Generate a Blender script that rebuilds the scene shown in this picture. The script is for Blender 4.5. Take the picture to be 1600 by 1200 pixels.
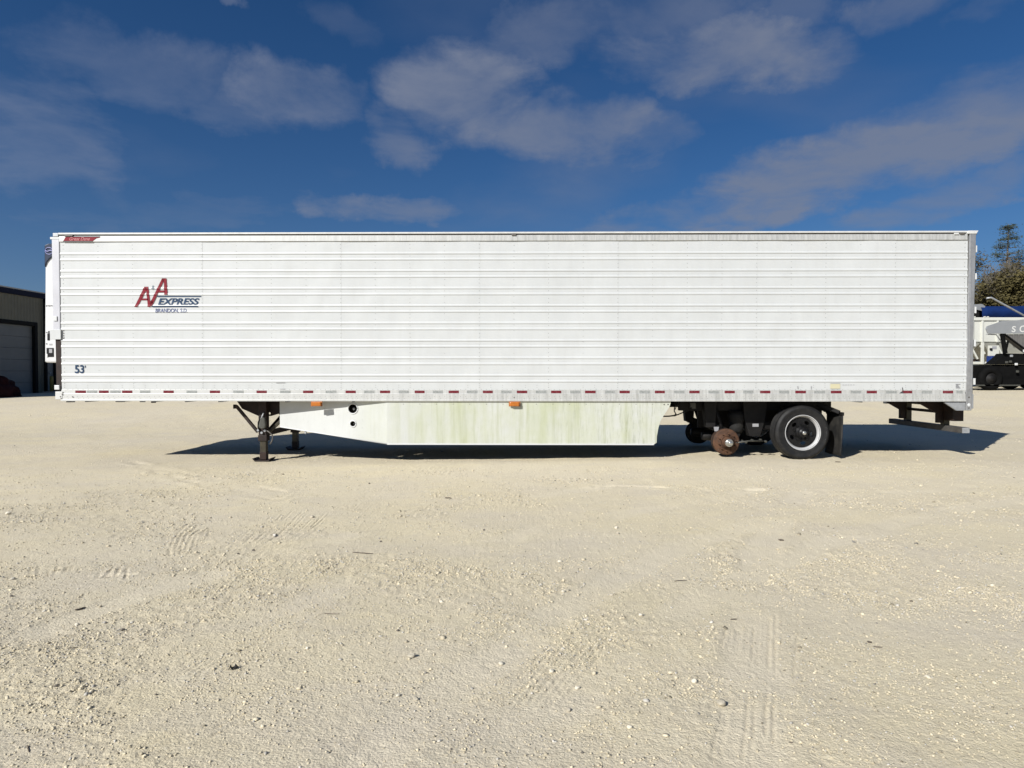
import bpy, bmesh, math, random
import numpy as np
from mathutils import Vector, Matrix, noise as mnoise
from mathutils.geometry import tessellate_polygon

random.seed(7); np.random.seed(7)
R = math.radians
scene = bpy.context.scene
for o in list(bpy.data.objects): bpy.data.objects.remove(o)
COL = scene.collection

# ------------------------------------------------------------------ camera
CAM_D, CAM_H, FPX, YHOR = 11.5, 1.53, 1018.0, 582.0
PITCH = math.atan((600 - YHOR) / FPX)
cam_d = bpy.data.cameras.new('camera'); cam = bpy.data.objects.new('camera', cam_d); COL.objects.link(cam)
cam_d.sensor_width = 36.0; cam_d.lens = 36.0 * FPX / 1600.0
cam_d.clip_start = 0.05; cam_d.clip_end = 6000
cam.location = (0, -CAM_D, CAM_H); cam.rotation_euler = (R(90) - PITCH, 0, 0)
scene.camera = cam
scene.render.resolution_x = 1024; scene.render.resolution_y = 768

# ------------------------------------------------------------------ sun, sky, exposure
KX, KY = 1.05, 1.17                      # shadow displacement per metre of height
SUN_EL = math.atan(1 / math.hypot(KX, KY)); SUN_AZ = math.atan2(-KX, -KY)   # azimuth from +Y towards +X
sun_d = bpy.data.lights.new('sun', 'SUN'); sun = bpy.data.objects.new('sun', sun_d); COL.objects.link(sun)
sun_d.energy = 5.0; sun_d.angle = R(0.5); sun_d.color = (1.0, 0.975, 0.925)
sun.rotation_euler = Vector((KX, KY, -1)).to_track_quat('-Z', 'Y').to_euler()
sun.location = (-20, -25, 30)

world = bpy.data.worlds.new('World'); scene.world = world; world.use_nodes = True
SKY_STRENGTH = 0.05; PHASE = 2.5
def build_world():
    nt = world.node_tree; nt.nodes.clear(); N = nt.nodes.new; L = nt.links.new
    out = N('ShaderNodeOutputWorld'); bg = N('ShaderNodeBackground'); bg.inputs['Strength'].default_value = SKY_STRENGTH
    L(bg.outputs[0], out.inputs[0])
    sky = N('ShaderNodeTexSky'); sky.sky_type = 'NISHITA'; sky.sun_disc = False
    sky.sun_elevation = SUN_EL; sky.sun_rotation = SUN_AZ
    sky.altitude = 300; sky.air_density = 1.0; sky.dust_density = 0.4; sky.ozone_density = 10.0
    hs = N('ShaderNodeHueSaturation'); hs.inputs['Saturation'].default_value = 1.09; L(sky.outputs[0], hs.inputs['Color'])
    tc = N('ShaderNodeTexCoord'); sep = N('ShaderNodeSeparateXYZ'); L(tc.outputs['Generated'], sep.inputs[0])
    def M(op, a, b=None, c=None, clamp=False):
        n = N('ShaderNodeMath'); n.operation = op; n.use_clamp = clamp
        for i, v in enumerate((a, b, c)):
            if v is None: continue
            if isinstance(v, (int, float)): n.inputs[i].default_value = v
            else: L(v, n.inputs[i])
        return n.outputs[0]
    az = M('ARCTAN2', sep.outputs[0], sep.outputs[1]); el = M('ARCSINE', sep.outputs[2])
    # cloud texture on a flat layer above
    zz = M('ADD', M('MAXIMUM', sep.outputs[2], 0.0), 0.12)
    cmb = N('ShaderNodeCombineXYZ'); L(M('DIVIDE', sep.outputs[0], zz), cmb.inputs[0]); L(M('DIVIDE', sep.outputs[1], zz), cmb.inputs[1])
    def noise(vec, scale, detail, rough, dist=0.0):
        n = N('ShaderNodeTexNoise'); n.inputs['Scale'].default_value = scale; n.inputs['Detail'].default_value = detail
        n.inputs['Roughness'].default_value = rough; n.inputs['Distortion'].default_value = dist
        L(vec, n.inputs['Vector']); return n
    n1 = noise(cmb.outputs[0], 2.3, 9, 0.60, 0.25)
    n2 = noise(cmb.outputs[0], 0.55, 4, 0.5, 0.3)
    nw = noise(tc.outputs['Generated'], 6.0, 8, 0.62)
    sw = N('ShaderNodeSeparateColor'); L(nw.outputs['Color'], sw.inputs[0])
    azw = M('ADD', az, M('MULTIPLY', M('SUBTRACT', sw.outputs[0], 0.5), 0.22))
    elw = M('ADD', el, M('MULTIPLY', M('SUBTRACT', sw.outputs[1], 0.5), 0.11))
    # banks of cloud: px, py, half width, half height (photo pixels), tilt, weight
    banks = [(190,108,170,46,4,.42),(475,160,125,44,0,.72),(370,185,90,30,0,.4),(740,150,105,62,8,.95),(880,205,140,52,6,.9),
             (640,212,58,42,0,.7),(1000,212,90,30,6,.5),(600,322,115,24,0,.75),(850,60,120,38,-8,.6),(1110,95,190,52,6,.95),
             (1040,18,110,40,0,.6),(1230,25,70,30,0,.45),(1390,14,75,28,0,.6),(1540,5,80,22,0,.45),(1300,268,340,52,-14,1.05),(1500,205,210,70,-18,.95),(1400,225,260,60,-16,.8),
             (1080,335,190,34,-10,.75),(1470,315,200,34,-10,.7),(50,215,170,90,12,.5),(850,283,50,10,0,.5),(360,10,34,12,0,.5),(570,45,60,24,15,.25),(220,330,260,34,-5,.3)]
    tot = None
    for (px, py, rx, ry, tilt, wgt) in banks:
        dx = (px - 800) / FPX; dz = (YHOR - py) / FPX
        a0 = math.atan2(dx, 1); e0 = math.atan2(dz, math.hypot(dx, 1))
        ca = math.cos(a0) ** 2; ra = rx / FPX * ca; re = ry / FPX * math.cos(a0)
        t = R(tilt); c, s = math.cos(t), math.sin(t)
        da = M('SUBTRACT', azw, a0); de = M('SUBTRACT', elw, e0)
        u = M('ADD', M('MULTIPLY', da, c / ra), M('MULTIPLY', de, -s / ra))
        v = M('ADD', M('MULTIPLY', da, s / re), M('MULTIPLY', de, c / re))
        d2 = M('ADD', M('MULTIPLY', u, u), M('MULTIPLY', v, v))
        e = M('SUBTRACT', 0.95, M('MULTIPLY', d2, 0.55)); e = M('ADD', e, M('MULTIPLY', M('SUBTRACT', n1.outputs[0], 0.5), 2.0))
        ss = N('ShaderNodeMapRange'); ss.interpolation_type = 'SMOOTHSTEP'; ss.inputs['From Min'].default_value = 0.0; ss.inputs['From Max'].default_value = 0.95; L(e, ss.inputs[0])
        g = M('MULTIPLY', ss.outputs[0], wgt)
        tot = g if tot is None else M('MAXIMUM', tot, g)
    # everywhere: the same broken cloud
    mr = N('ShaderNodeMapRange'); mr.inputs['From Min'].default_value = 0.48; mr.inputs['From Max'].default_value = 0.72
    L(n2.outputs[0], mr.inputs[0])
    base = M('MAXIMUM', tot, M('MULTIPLY', mr.outputs[0], 0.75))
    tex = N('ShaderNodeMapRange'); tex.inputs['From Min'].default_value = 0.30; tex.inputs['From Max'].default_value = 0.66
    tex.inputs['To Min'].default_value = 0.45; tex.inputs['To Max'].default_value = 1.1; L(n1.outputs[0], tex.inputs[0])
    hz = M('MULTIPLY', M('EXPONENT', M('MULTIPLY', M('MAXIMUM', el, 0.0), -7.0)), 0.62)      # thin haze all round the horizon
    m = M('MAXIMUM', M('MULTIPLY', base, tex.outputs[0], clamp=True), hz)
    m = M('MULTIPLY', M('POWER', m, 1.15), 0.78)
    mix = N('ShaderNodeMix'); mix.data_type = 'RGBA'
    k = 1.0 / SKY_STRENGTH
    L(m, mix.inputs['Factor']); L(hs.outputs[0], mix.inputs['A'])
    # thin cloud scatters forward: brighter towards the sun, everywhere by the same law; added to whiten the sky's fill light
    sd = N('ShaderNodeVectorMath'); sd.operation = 'DOT_PRODUCT'; L(tc.outputs['Generated'], sd.inputs[0]); sd.inputs[1].default_value = Vector((-KX, -KY, 1)).normalized()
    ph = M('ADD', 1.0, M('MULTIPLY', M('POWER', M('MULTIPLY', M('ADD', sd.outputs['Value'], 1.0), 0.5, clamp=True), 3.0), PHASE))
    vm = N('ShaderNodeVectorMath'); vm.operation = 'SCALE'; vm.inputs[0].default_value = (0.158 * k, 0.180 * k, 0.240 * k); L(ph, vm.inputs['Scale']); L(vm.outputs[0], mix.inputs['B'])
    L(mix.outputs['Result'], bg.inputs['Color'])
build_world()

vs = scene.view_settings
vs.view_transform = 'Standard'; vs.look = 'None'; vs.gamma = 1.0; vs.use_curve_mapping = False; vs.exposure = 0.3

# ------------------------------------------------------------------ pixel helpers (a pixel gives a ray; the plane it meets gives the distance)
def ray(px, py):
    dx, dy = (px - 800) / FPX, -(py - 600) / FPX
    cp, sp = math.cos(PITCH), math.sin(PITCH)
    return Vector((dx, cp + dy * sp, -sp + dy * cp))
CAMP = Vector((0, -CAM_D, CAM_H))
TR_ROT = -0.0106; TR_C = Vector((0, 1.3, 0))
def T(px, py, y=0.0):
    """pixel -> trailer-local (x, z) on the lengthwise plane y (near side wall is y=0)"""
    d = ray(px, py); c, s = math.cos(-TR_ROT), math.sin(-TR_ROT)
    def loc(v): return Vector((c * v.x - s * v.y, s * v.x + c * v.y, v.z))
    p = loc(CAMP - TR_C) + TR_C; dd = loc(d)
    t = (y - p.y) / dd.y; q = p + dd * t
    return q.x, q.z
def W(px, py, depth):
    """pixel -> world point at a given distance along +Y from the camera"""
    d = ray(px, py); t = depth / d.y
    return CAMP + d * t
def sstep(a, b, v):
    t = np.clip((v - a) / (b - a), 0, 1); return t * t * (3 - 2 * t)
def ground_base(x, y):
    x = np.asarray(x, float); y = np.asarray(y, float)
    b = np.clip((x - 5.1) * 0.0083, -0.13, 0.02)
    far = sstep(6, 16.5, y)
    r = far * (0.63 + 0.0062 * np.clip(x, -30, 30)) + 0.25 * sstep(18, 70, y)
    return b * (1 - far) + r
def gz(x, y): return float(ground_base(x, y))
def Gp(px, py):
    """pixel -> point on the ground"""
    d = ray(px, py); z = 0.0
    for _ in range(8):
        t = (z - CAMP.z) / d.z; p = CAMP + d * t; z = gz(p.x, p.y)
    return Vector((p.x, p.y, z))

# ------------------------------------------------------------------ materials
def mat(name, col, rough=0.5, metal=0.0, var=0.0, vscale=3.0, stretch=(1,1,1), dirt=None, dirt_amt=0.0, dirt_scale=2.0, dirt_stretch=(1,1,1),
        bump=0.0, bscale=60.0, coat=0.0, spec=0.5, rough_var=0.0, emit=None):
    m = bpy.data.materials.new(name); m.use_nodes = True; nt = m.node_tree; N = nt.nodes.new; L = nt.links.new
    b = nt.nodes['Principled BSDF']
    b.inputs['Roughness'].default_value = rough; b.inputs['Metallic'].default_value = metal
    b.inputs['Coat Weight'].default_value = coat; b.inputs['Specular IOR Level'].default_value = spec
    b.inputs['Base Color'].default_value = (*col, 1)
    tc = N('ShaderNodeTexCoord')
    def nz(scale, st, det=6, ro=0.6):
        mp = N('ShaderNodeMapping'); mp.inputs['Scale'].default_value = st; L(tc.outputs['Object'], mp.inputs[0])
        n = N('ShaderNodeTexNoise'); n.inputs['Scale'].default_value = scale; n.inputs['Detail'].default_value = det; n.inputs['Roughness'].default_value = ro
        L(mp.outputs[0], n.inputs['Vector']); return n.outputs[0]
    cur = None
    if var > 0:
        mx = N('ShaderNodeMix'); mx.data_type = 'RGBA'
        mx.inputs['A'].default_value = (*[max(0, c * (1 - var)) for c in col], 1); mx.inputs['B'].default_value = (*[min(1, c * (1 + var)) for c in col], 1)
        mr = N('ShaderNodeMapRange'); mr.inputs['From Min'].default_value = .3; mr.inputs['From Max'].default_value = .7
        L(nz(vscale, stretch), mr.inputs[0]); L(mr.outputs[0], mx.inputs['Factor']); cur = mx.outputs['Result']
    if dirt is not None:
        mx = N('ShaderNodeMix'); mx.data_type = 'RGBA'
        if cur: L(cur, mx.inputs['A'])
        else: mx.inputs['A'].default_value = (*col, 1)
        mx.inputs['B'].default_value = (*dirt, 1)
        mr = N('ShaderNodeMapRange'); mr.inputs['From Min'].default_value = .45; mr.inputs['From Max'].default_value = .75; mr.inputs['To Max'].default_value = dirt_amt
        L(nz(dirt_scale, dirt_stretch, 8, .65), mr.inputs[0]); L(mr.outputs[0], mx.inputs['Factor']); cur = mx.outputs['Result']
    if cur: L(cur, b.inputs['Base Color'])
    if rough_var > 0:
        mr = N('ShaderNodeMapRange'); mr.inputs['To Min'].default_value = max(.02, rough - rough_var); mr.inputs['To Max'].default_value = min(1, rough + rough_var)
        L(nz(vscale * 2, stretch), mr.inputs[0]); L(mr.outputs[0], b.inputs['Roughness'])
    if bump > 0:
        bp = N('ShaderNodeBump'); bp.inputs['Strength'].default_value = bump; bp.inputs['Distance'].default_value = 0.01
        L(nz(bscale, (1,1,1), 5, .6), bp.inputs['Height']); L(bp.outputs[0], b.inputs['Normal'])
    if emit: b.inputs['Emission Color'].default_value = (*emit, 1); b.inputs['Emission Strength'].default_value = 1
    return m
MT = {}
MT['panel'] = mat('white_panel_paint', (.505,.517,.514), .42, var=.035, vscale=.9, stretch=(1,1,1.6), dirt=(.43,.43,.41), dirt_amt=.30, dirt_scale=5, dirt_stretch=(1.4,1,.35), bump=.02, bscale=14, rough_var=.1)
MT['white'] = mat('white_paint', (.57,.58,.58), .4, var=.04, dirt=(.45,.44,.40), dirt_amt=.4, dirt_scale=6)
MT['reefer_white'] = mat('unit_white', (.60,.60,.60), .35, var=.02, dirt=(.5,.48,.45), dirt_amt=.25, dirt_scale=7)
MT['navy'] = mat('unit_navy', (.012,.020,.045), .35, var=.2)
MT['rail'] = mat('dull_aluminium_rail', (.50,.50,.48), .45, .25, var=.16, vscale=10, stretch=(3,1,.3), dirt=(.28,.28,.26), dirt_amt=.75, dirt_scale=9, dirt_stretch=(2.5,1,.25), bump=.05, bscale=40)
MT['rail_white'] = mat('white_rail', (.55,.55,.53), .45, var=.05, vscale=8, dirt=(.33,.32,.30), dirt_amt=.5, dirt_scale=12, dirt_stretch=(2,1,.4))
def rail_material():
    m = MT['rail']; nt = m.node_tree; N = nt.nodes.new; L = nt.links.new; b = nt.nodes['Principled BSDF']; src = b.inputs['Base Color'].links[0].from_socket
    tc = N('ShaderNodeTexCoord'); sp_ = N('ShaderNodeSeparateXYZ'); L(tc.outputs['Object'], sp_.inputs[0])
    mr = N('ShaderNodeMapRange'); mr.inputs[1].default_value = -6.5; mr.inputs[2].default_value = 1.0; mr.inputs[3].default_value = .85; mr.inputs[4].default_value = .12; L(sp_.outputs[0], mr.inputs[0])
    mx = N('ShaderNodeMix'); mx.data_type = 'RGBA'; L(mr.outputs[0], mx.inputs['Factor']); L(src, mx.inputs['A']); mx.inputs['B'].default_value = (.54,.54,.52,1); L(mx.outputs['Result'], b.inputs['Base Color'])
rail_material()
MT['lip'] = mat('rail_lip', (.60,.60,.58), .4, .1, var=.08, vscale=7, dirt=(.35,.34,.32), dirt_amt=.4, dirt_scale=8)
MT['steel'] = mat('stainless_post', (.42,.42,.42), .38, .6, var=.10, vscale=4, stretch=(4,4,.4), dirt=(.22,.21,.20), dirt_amt=.5, dirt_scale=7)
MT['galv'] = mat('galvanised_steel', (.34,.35,.36), .5, .4, var=.15, vscale=12)
MT['post'] = mat('grey_white_post', (.50,.50,.53), .4, .1, var=.06, vscale=3, dirt=(.35,.34,.35), dirt_amt=.4)
MT['rivet'] = mat('rivet_head', (.27,.27,.26), .5, .2, var=.1)
MT['bolt'] = mat('dark_bolt', (.12,.11,.10), .6, .3, var=.2, vscale=30)
MT['red'] = mat('red_reflector', (.13,.010,.018), .4, spec=.25, var=.25, vscale=30, stretch=(4,1,1), dirt=(.22,.12,.12), dirt_amt=.5, dirt_scale=30)
MT['silver'] = mat('silver_reflector', (.26,.27,.26), .35, .1, var=.2, vscale=40, stretch=(4,1,1), dirt=(.5,.5,.48), dirt_amt=.5, dirt_scale=30)
MT['amber'] = mat('amber_lens', (.42,.125,.012), .18, var=.12, vscale=20, coat=.5)
MT['amber_base'] = mat('amber_base', (.35,.12,.03), .4, var=.1)
MT['black'] = mat('black_chassis_paint', (.009,.0085,.0085), .6, spec=.25, var=.3, vscale=8, dirt=(.02,.017,.014), dirt_amt=.4, dirt_scale=7, bump=.2, bscale=50)
MT['brown'] = mat('primer_brown_steel', (.020,.013,.011), .6, spec=.3, var=.25, vscale=9, dirt=(.06,.03,.018), dirt_amt=.5, dirt_scale=8, bump=.2, bscale=60)
MT['rust'] = mat('rusty_drum', (.078,.035,.016), .85, var=.35, vscale=14, dirt=(.028,.016,.012), dirt_amt=.95, dirt_scale=11, bump=.5, bscale=80)
MT['greasy'] = mat('oily_olive_tube', (.055,.048,.029), .45, .3, var=.3, vscale=10, dirt=(.03,.022,.018), dirt_amt=.8, dirt_scale=8)
MT['gear'] = mat('gear_box_grey', (.07,.07,.06), .5, .3, var=.2, vscale=14)
MT['chrome'] = mat('bare_spindle', (.55,.55,.52), .28, .8, var=.2, vscale=40, dirt=(.12,.10,.08), dirt_amt=.8, dirt_scale=40)
MT['tyre'] = mat('tyre_rubber', (.010,.010,.0105), .6, spec=.3, var=.25, vscale=6, dirt=(.045,.042,.036), dirt_amt=.4, dirt_scale=9, bump=.15, bscale=90)
MT['rim'] = mat('white_rim_paint', (.44,.44,.44), .35, var=.04, dirt=(.25,.24,.22), dirt_amt=.35, dirt_scale=14)
MT['disc'] = mat('black_wheel_disc', (.006,.006,.0065), .4, spec=.3, var=.3, vscale=12, dirt=(.02,.017,.015), dirt_amt=.4, dirt_scale=14)
MT['rubber'] = mat('black_rubber_sheet', (.010,.010,.010), .7, spec=.3, var=.2, dirt=(.06,.055,.047), dirt_amt=.6, dirt_scale=4, dirt_stretch=(1,1,1))
MT['roof'] = mat('roof_skin', (.62,.63,.63), .45, .1, var=.08)
MT['decal_red'] = mat('decal_red', (.185,.010,.020), .5, spec=.2, var=.1, vscale=6)
MT['decal_blue'] = mat('decal_blue', (.018,.045,.095), .5, spec=.2, var=.1, vscale=6)
MT['decal_ltblue'] = mat('decal_light_blue', (.085,.105,.21), .5, spec=.2, var=.05)
MT['decal_teal'] = mat('decal_teal', (.09,.13,.17), .4, var=.1)
MT['decal_grey'] = mat('decal_grey', (.30,.30,.31), .5, var=.1)
MT['decal_dark'] = mat('decal_dark', (.05,.05,.055), .5, var=.1)
MT['decal_yellow'] = mat('decal_yellow', (.52,.48,.32), .5, var=.05)
MT['decal_pink'] = mat('decal_pink', (.42,.16,.16), .5, var=.1)
MT['decal_lilac'] = mat('decal_lilac', (.20,.21,.42), .4, var=.05)

def skirt_material():
    m = mat('side_skirt_sheet', (.52,.53,.515), .45, var=.05, vscale=2.5)
    nt = m.node_tree; N = nt.nodes.new; L = nt.links.new; b = nt.nodes['Principled BSDF']
    src = b.inputs['Base Color'].links[0].from_socket
    tc = N('ShaderNodeTexCoord'); sp = N('ShaderNodeSeparateXYZ'); L(tc.outputs['Object'], sp.inputs[0])
    def nz(scale, st, det=7, ro=.6):
        mp = N('ShaderNodeMapping'); mp.inputs['Scale'].default_value = st; L(tc.outputs['Object'], mp.inputs[0])
        n = N('ShaderNodeTexNoise'); n.inputs['Scale'].default_value = scale; n.inputs['Detail'].default_value = det; n.inputs['Roughness'].default_value = ro
        L(mp.outputs[0], n.inputs[0]); return n.outputs[0]
    def mr(v, a, b_, c, d):
        n = N('ShaderNodeMapRange'); n.inputs[1].default_value = a; n.inputs[2].default_value = b_; n.inputs[3].default_value = c; n.inputs[4].default_value = d
        L(v, n.inputs[0]); return n.outputs[0]
    def mul(a, b_):
        n = N('ShaderNodeMath'); n.operation = 'MULTIPLY'; L(a, n.inputs[0])
        if isinstance(b_, float): n.inputs[1].default_value = b_
        else: L(b_, n.inputs[1])
        return n.outputs[0]
    def mix(f, A, B):
        n = N('ShaderNodeMix'); n.data_type = 'RGBA'; L(f, n.inputs['Factor']); L(A, n.inputs['A']); n.inputs['B'].default_value = (*B, 1); return n.outputs['Result']
    along = mr(sp.outputs[0], -3.0, -1.2, 0, 1)
    f0 = mul(mul(mr(nz(3.5, (1,1,.8), 8, .7), .38, .66, .25, 1), along), .42)
    src = mix(f0, src, (.42,.44,.27))
    f1 = mul(mul(mr(nz(2.2, (1.3,1,.2)), .40, .68, 0, 1), along), .52)
    c = mix(f1, src, (.37,.40,.20))
    f2 = mul(mul(mr(nz(7, (1.6,1,.10), 8, .7), .50, .72, 0, 1), along), .52)
    c = mix(f2, c, (.29,.31,.165))
    rear = mr(sp.outputs[0], .2, 2.4, .1, 1)
    f3 = mul(mul(mr(nz(14, (1.5,1,.16), 8, .75), .52, .68, 0, 1), rear), .8)
    c = mix(f3, c, (.20,.22,.13))
    f4 = mul(mr(nz(26, (1,1,.6), 6, .7), .60, .72, 0, 1), .35)
    c = mix(f4, c, (.30,.31,.27))
    L(c, b.inputs['Base Color'])
    return m
MT['skirt'] = skirt_material()

# ------------------------------------------------------------------ mesh builder
class MB:
    def __init__(self): self.v = []; self.f = []; self.s = []
    def add(self, vs_, fs, smooth=False):
        o = len(self.v); self.v += [tuple(p) for p in vs_]; self.f += [tuple(i + o for i in f) for f in fs]; self.s += [smooth] * len(fs); return self
    def box(self, x0, x1, y0, y1, z0, z1):
        return self.add([(x0,y0,z0),(x1,y0,z0),(x1,y1,z0),(x0,y1,z0),(x0,y0,z1),(x1,y0,z1),(x1,y1,z1),(x0,y1,z1)],
                 [(0,3,2,1),(4,5,6,7),(0,1,5,4),(1,2,6,5),(2,3,7,6),(3,0,4,7)])
    def prism(self, poly, y0, y1, holes=(), yf=None):
        """poly in xz, extruded along y (y0 near, y1 far); yf(x) adds to y"""
        rings = [list(poly)] + [list(h) for h in holes]
        flat = [p for r in rings for p in r]; n = len(flat)
        tri = tessellate_polygon([[Vector((p[0], p[1], 0)) for p in r] for r in rings])
        g = yf or (lambda x: 0.0)
        vs_ = [(p[0], y0 + g(p[0]), p[1]) for p in flat] + [(p[0], y1 + g(p[0]), p[1]) for p in flat]
        fs = []
        for t in tri:
            a, b, c = [Vector(flat[i]) for i in t]
            cr = (b.x - a.x) * (c.y - a.y) - (b.y - a.y) * (c.x - a.x)
            t = t if cr > 0 else (t[0], t[2], t[1])
            fs.append(tuple(t)); fs.append((t[0] + n, t[2] + n, t[1] + n))
        o = 0
        for k, r in enumerate(rings):
            m = len(r); area = sum(r[i][0] * r[(i+1) % m][1] - r[(i+1) % m][0] * r[i][1] for i in range(m))
            fl = (area > 0) == (k == 0)
            for i in range(m):
                a, b = o + i, o + (i + 1) % m
                fs.append((b, a, a + n, b + n) if fl else (a, b, b + n, a + n))
            o += m
        return self.add(vs_, fs)
    def cyl(self, p0, p1, r0, r1=None, n=12, cap=True, smooth=True):
        r1 = r0 if r1 is None else r1
        p0, p1 = Vector(p0), Vector(p1); d = (p1 - p0).normalized()
        u = d.orthogonal().normalized(); w = d.cross(u)
        vs_ = []
        for p, r in ((p0, r0), (p1, r1)):
            for i in range(n):
                a = 2 * math.pi * i / n; vs_.append(p + (u * math.cos(a) + w * math.sin(a)) * r)
        self.add(vs_, [(i, (i+1) % n, (i+1) % n + n, i + n) for i in range(n)], smooth)
        if cap:
            self.add(vs_[:n], [tuple(range(n))[::-1]]); self.add(vs_[n:], [tuple(range(n))])
        return self
    def tube(self, pts, r, n=8):
        pts = [Vector(p) for p in pts]; rings = []
        u = (pts[1] - pts[0]).normalized().orthogonal().normalized()
        for i, p in enumerate(pts):
            d = (pts[min(i + 1, len(pts) - 1)] - pts[max(i - 1, 0)]).normalized()
            u = (u - d * u.dot(d)).normalized(); w = d.cross(u)
            rr = r[i] if isinstance(r, (list, tuple)) else r
            rings.append([p + (u * math.cos(2*math.pi*k/n) + w * math.sin(2*math.pi*k/n)) * rr for k in range(n)])
        vs_ = [q for g in rings for q in g]; fs = []
        for i in range(len(pts) - 1):
            for k in range(n): fs.append((i*n+k, i*n+(k+1) % n, (i+1)*n+(k+1) % n, (i+1)*n+k))
        self.add(vs_, fs, True)
        self.add(rings[0], [tuple(range(n))[::-1]]); self.add(rings[-1], [tuple(range(n))])
        return self
    def bar(self, p0, p1, w, h=None):
        """square section bar between two points"""
        h = h or w; p0, p1 = Vector(p0), Vector(p1); d = (p1 - p0).normalized()
        up = Vector((0,0,1)) if abs(d.z) < .95 else Vector((0,1,0))
        a = d.cross(up).normalized(); b = a.cross(d)
        vs_ = [p + a * sx * w / 2 + b * sz * h / 2 for p in (p0, p1) for sx, sz in ((-1,-1),(1,-1),(1,1),(-1,1))]
        return self.add(vs_, [(0,1,2,3),(7,6,5,4),(1,0,4,5),(2,1,5,6),(3,2,6,7),(0,3,7,4)])
    def lathe(self, prof, c, n=48, axis='y', smooth=True):
        """prof: list of (r, h); revolved about axis through c (h along the axis)"""
        c = Vector(c); vs_ = []; fs = []
        for (r, h) in prof:
            for k in range(n):
                a = 2 * math.pi * k / n; ca, sa = math.cos(a) * r, math.sin(a) * r
                vs_.append(c + (Vector((ca, h, sa)) if axis == 'y' else Vector((ca, sa, h)) if axis == 'z' else Vector((h, ca, sa))))
        for i in range(len(prof) - 1):
            for k in range(n): fs.append((i*n+k, i*n+(k+1) % n, (i+1)*n+(k+1) % n, (i+1)*n+k))
        return self.add(vs_, fs, smooth)
    def mesh(self, name):
        me = bpy.data.meshes.new(name); me.from_pydata(self.v, [], self.f)
        me.polygons.foreach_set('use_smooth', self.s); me.update(); return me
    def build(self, name, m, parent=None, bevel=0.0, loc=None, recalc=True):
        me = self.mesh(name)
        if recalc:
            bm = bmesh.new(); bm.from_mesh(me); bmesh.ops.remove_doubles(bm, verts=bm.verts, dist=1e-5); bmesh.ops.recalc_face_normals(bm, faces=bm.faces); bm.to_mesh(me); bm.free()
        return link(name, me, m, parent, bevel, loc)
def link(name, me, m, parent=None, bevel=0.0, loc=None):
    o = bpy.data.objects.new(name, me); COL.objects.link(o)
    if m is not None and not me.materials: me.materials.append(MT[m] if isinstance(m, str) else m)
    if parent is not None: o.parent = parent
    if loc is not None: o.location = loc
    elif parent is not None and parent.get('offset') is not None: o.location = parent['offset']
    if bevel > 0:
        b = o.modifiers.new('bevel', 'BEVEL'); b.width = bevel; b.segments = 2; b.limit_method = 'ANGLE'; b.angle_limit = R(40)
    return o
def thing(name, label, cat, loc=(0,0,0), rz=0.0, group=None):
    o = bpy.data.objects.new(name, None); COL.objects.link(o); o.location = loc; o.rotation_euler = (0, 0, rz)
    o.empty_display_size = .2; return tag(o, label, cat, group)
def tag(o, label, cat, group=None):
    o['label'] = label; o['category'] = cat
    if group: o['group'] = group
    return o

# ------------------------------------------------------------------ numpy noise
def vnoise(x, y, seed, s):
    rs = np.random.RandomState(seed); n = 512; lat = rs.rand(n, n)
    x = x / s + 1000.3; y = y / s + 1000.7
    xi = np.floor(x).astype(np.int64); yi = np.floor(y).astype(np.int64)
    fx = x - xi; fy = y - yi; fx = fx*fx*(3-2*fx); fy = fy*fy*(3-2*fy)
    a = lat[xi % n, yi % n]; b = lat[(xi+1) % n, yi % n]; c = lat[xi % n, (yi+1) % n]; d = lat[(xi+1) % n, (yi+1) % n]
    return (a*(1-fx)+b*fx)*(1-fy) + (c*(1-fx)+d*fx)*fy
def fbm(x, y, seed, s, o=4, g=.5):
    t = 0; amp = 1; tot = 0
    for k in range(o): t = t + amp * vnoise(x, y, seed + k, s / 2**k); tot += amp; amp *= g
    return t / tot
def rough_mask(x, y):
    return sstep(.47, .64, fbm(x + .5*y, y*1.3, 40, 1.5, 4, .55))

# ------------------------------------------------------------------ ground
TRACKS = []
def init_tracks():
    for pts in ([(560,1199),(700,1080),(860,960),(1040,860),(1300,785),(1590,748)], [(760,1199),(880,1090),(1030,975),(1200,880),(1430,808),(1599,780)],
                [(0,1010),(180,945),(420,870),(700,800),(1000,752)], [(0,1130),(220,1040),(520,925),(820,835),(1180,765)], [(1180,1199),(1175,1060),(1172,940),(1190,850),(1250,770)]):
        TRACKS.append([Gp(*p) for p in pts])
def track_mask(x, y):
    if not TRACKS: init_tracks()
    m = np.zeros_like(x)
    wx = x + (vnoise(x, y, 131, .5) - .5)*.12; wy = y + (vnoise(x, y, 132, .5) - .5)*.12
    for tr in TRACKS:
        dm = np.full_like(x, 9.0)
        for a, b in zip(tr[:-1], tr[1:]):
            ex, ey = b.x - a.x, b.y - a.y; t = np.clip(((wx - a.x)*ex + (wy - a.y)*ey) / (ex*ex + ey*ey), 0, 1)
            dm = np.minimum(dm, np.hypot(wx - a.x - t*ex, wy - a.y - t*ey))
        m = np.maximum(m, 1 - sstep(.09, .20, dm))
    return m * sstep(.28, .55, fbm(x, y, 141, .9, 3))
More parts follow.
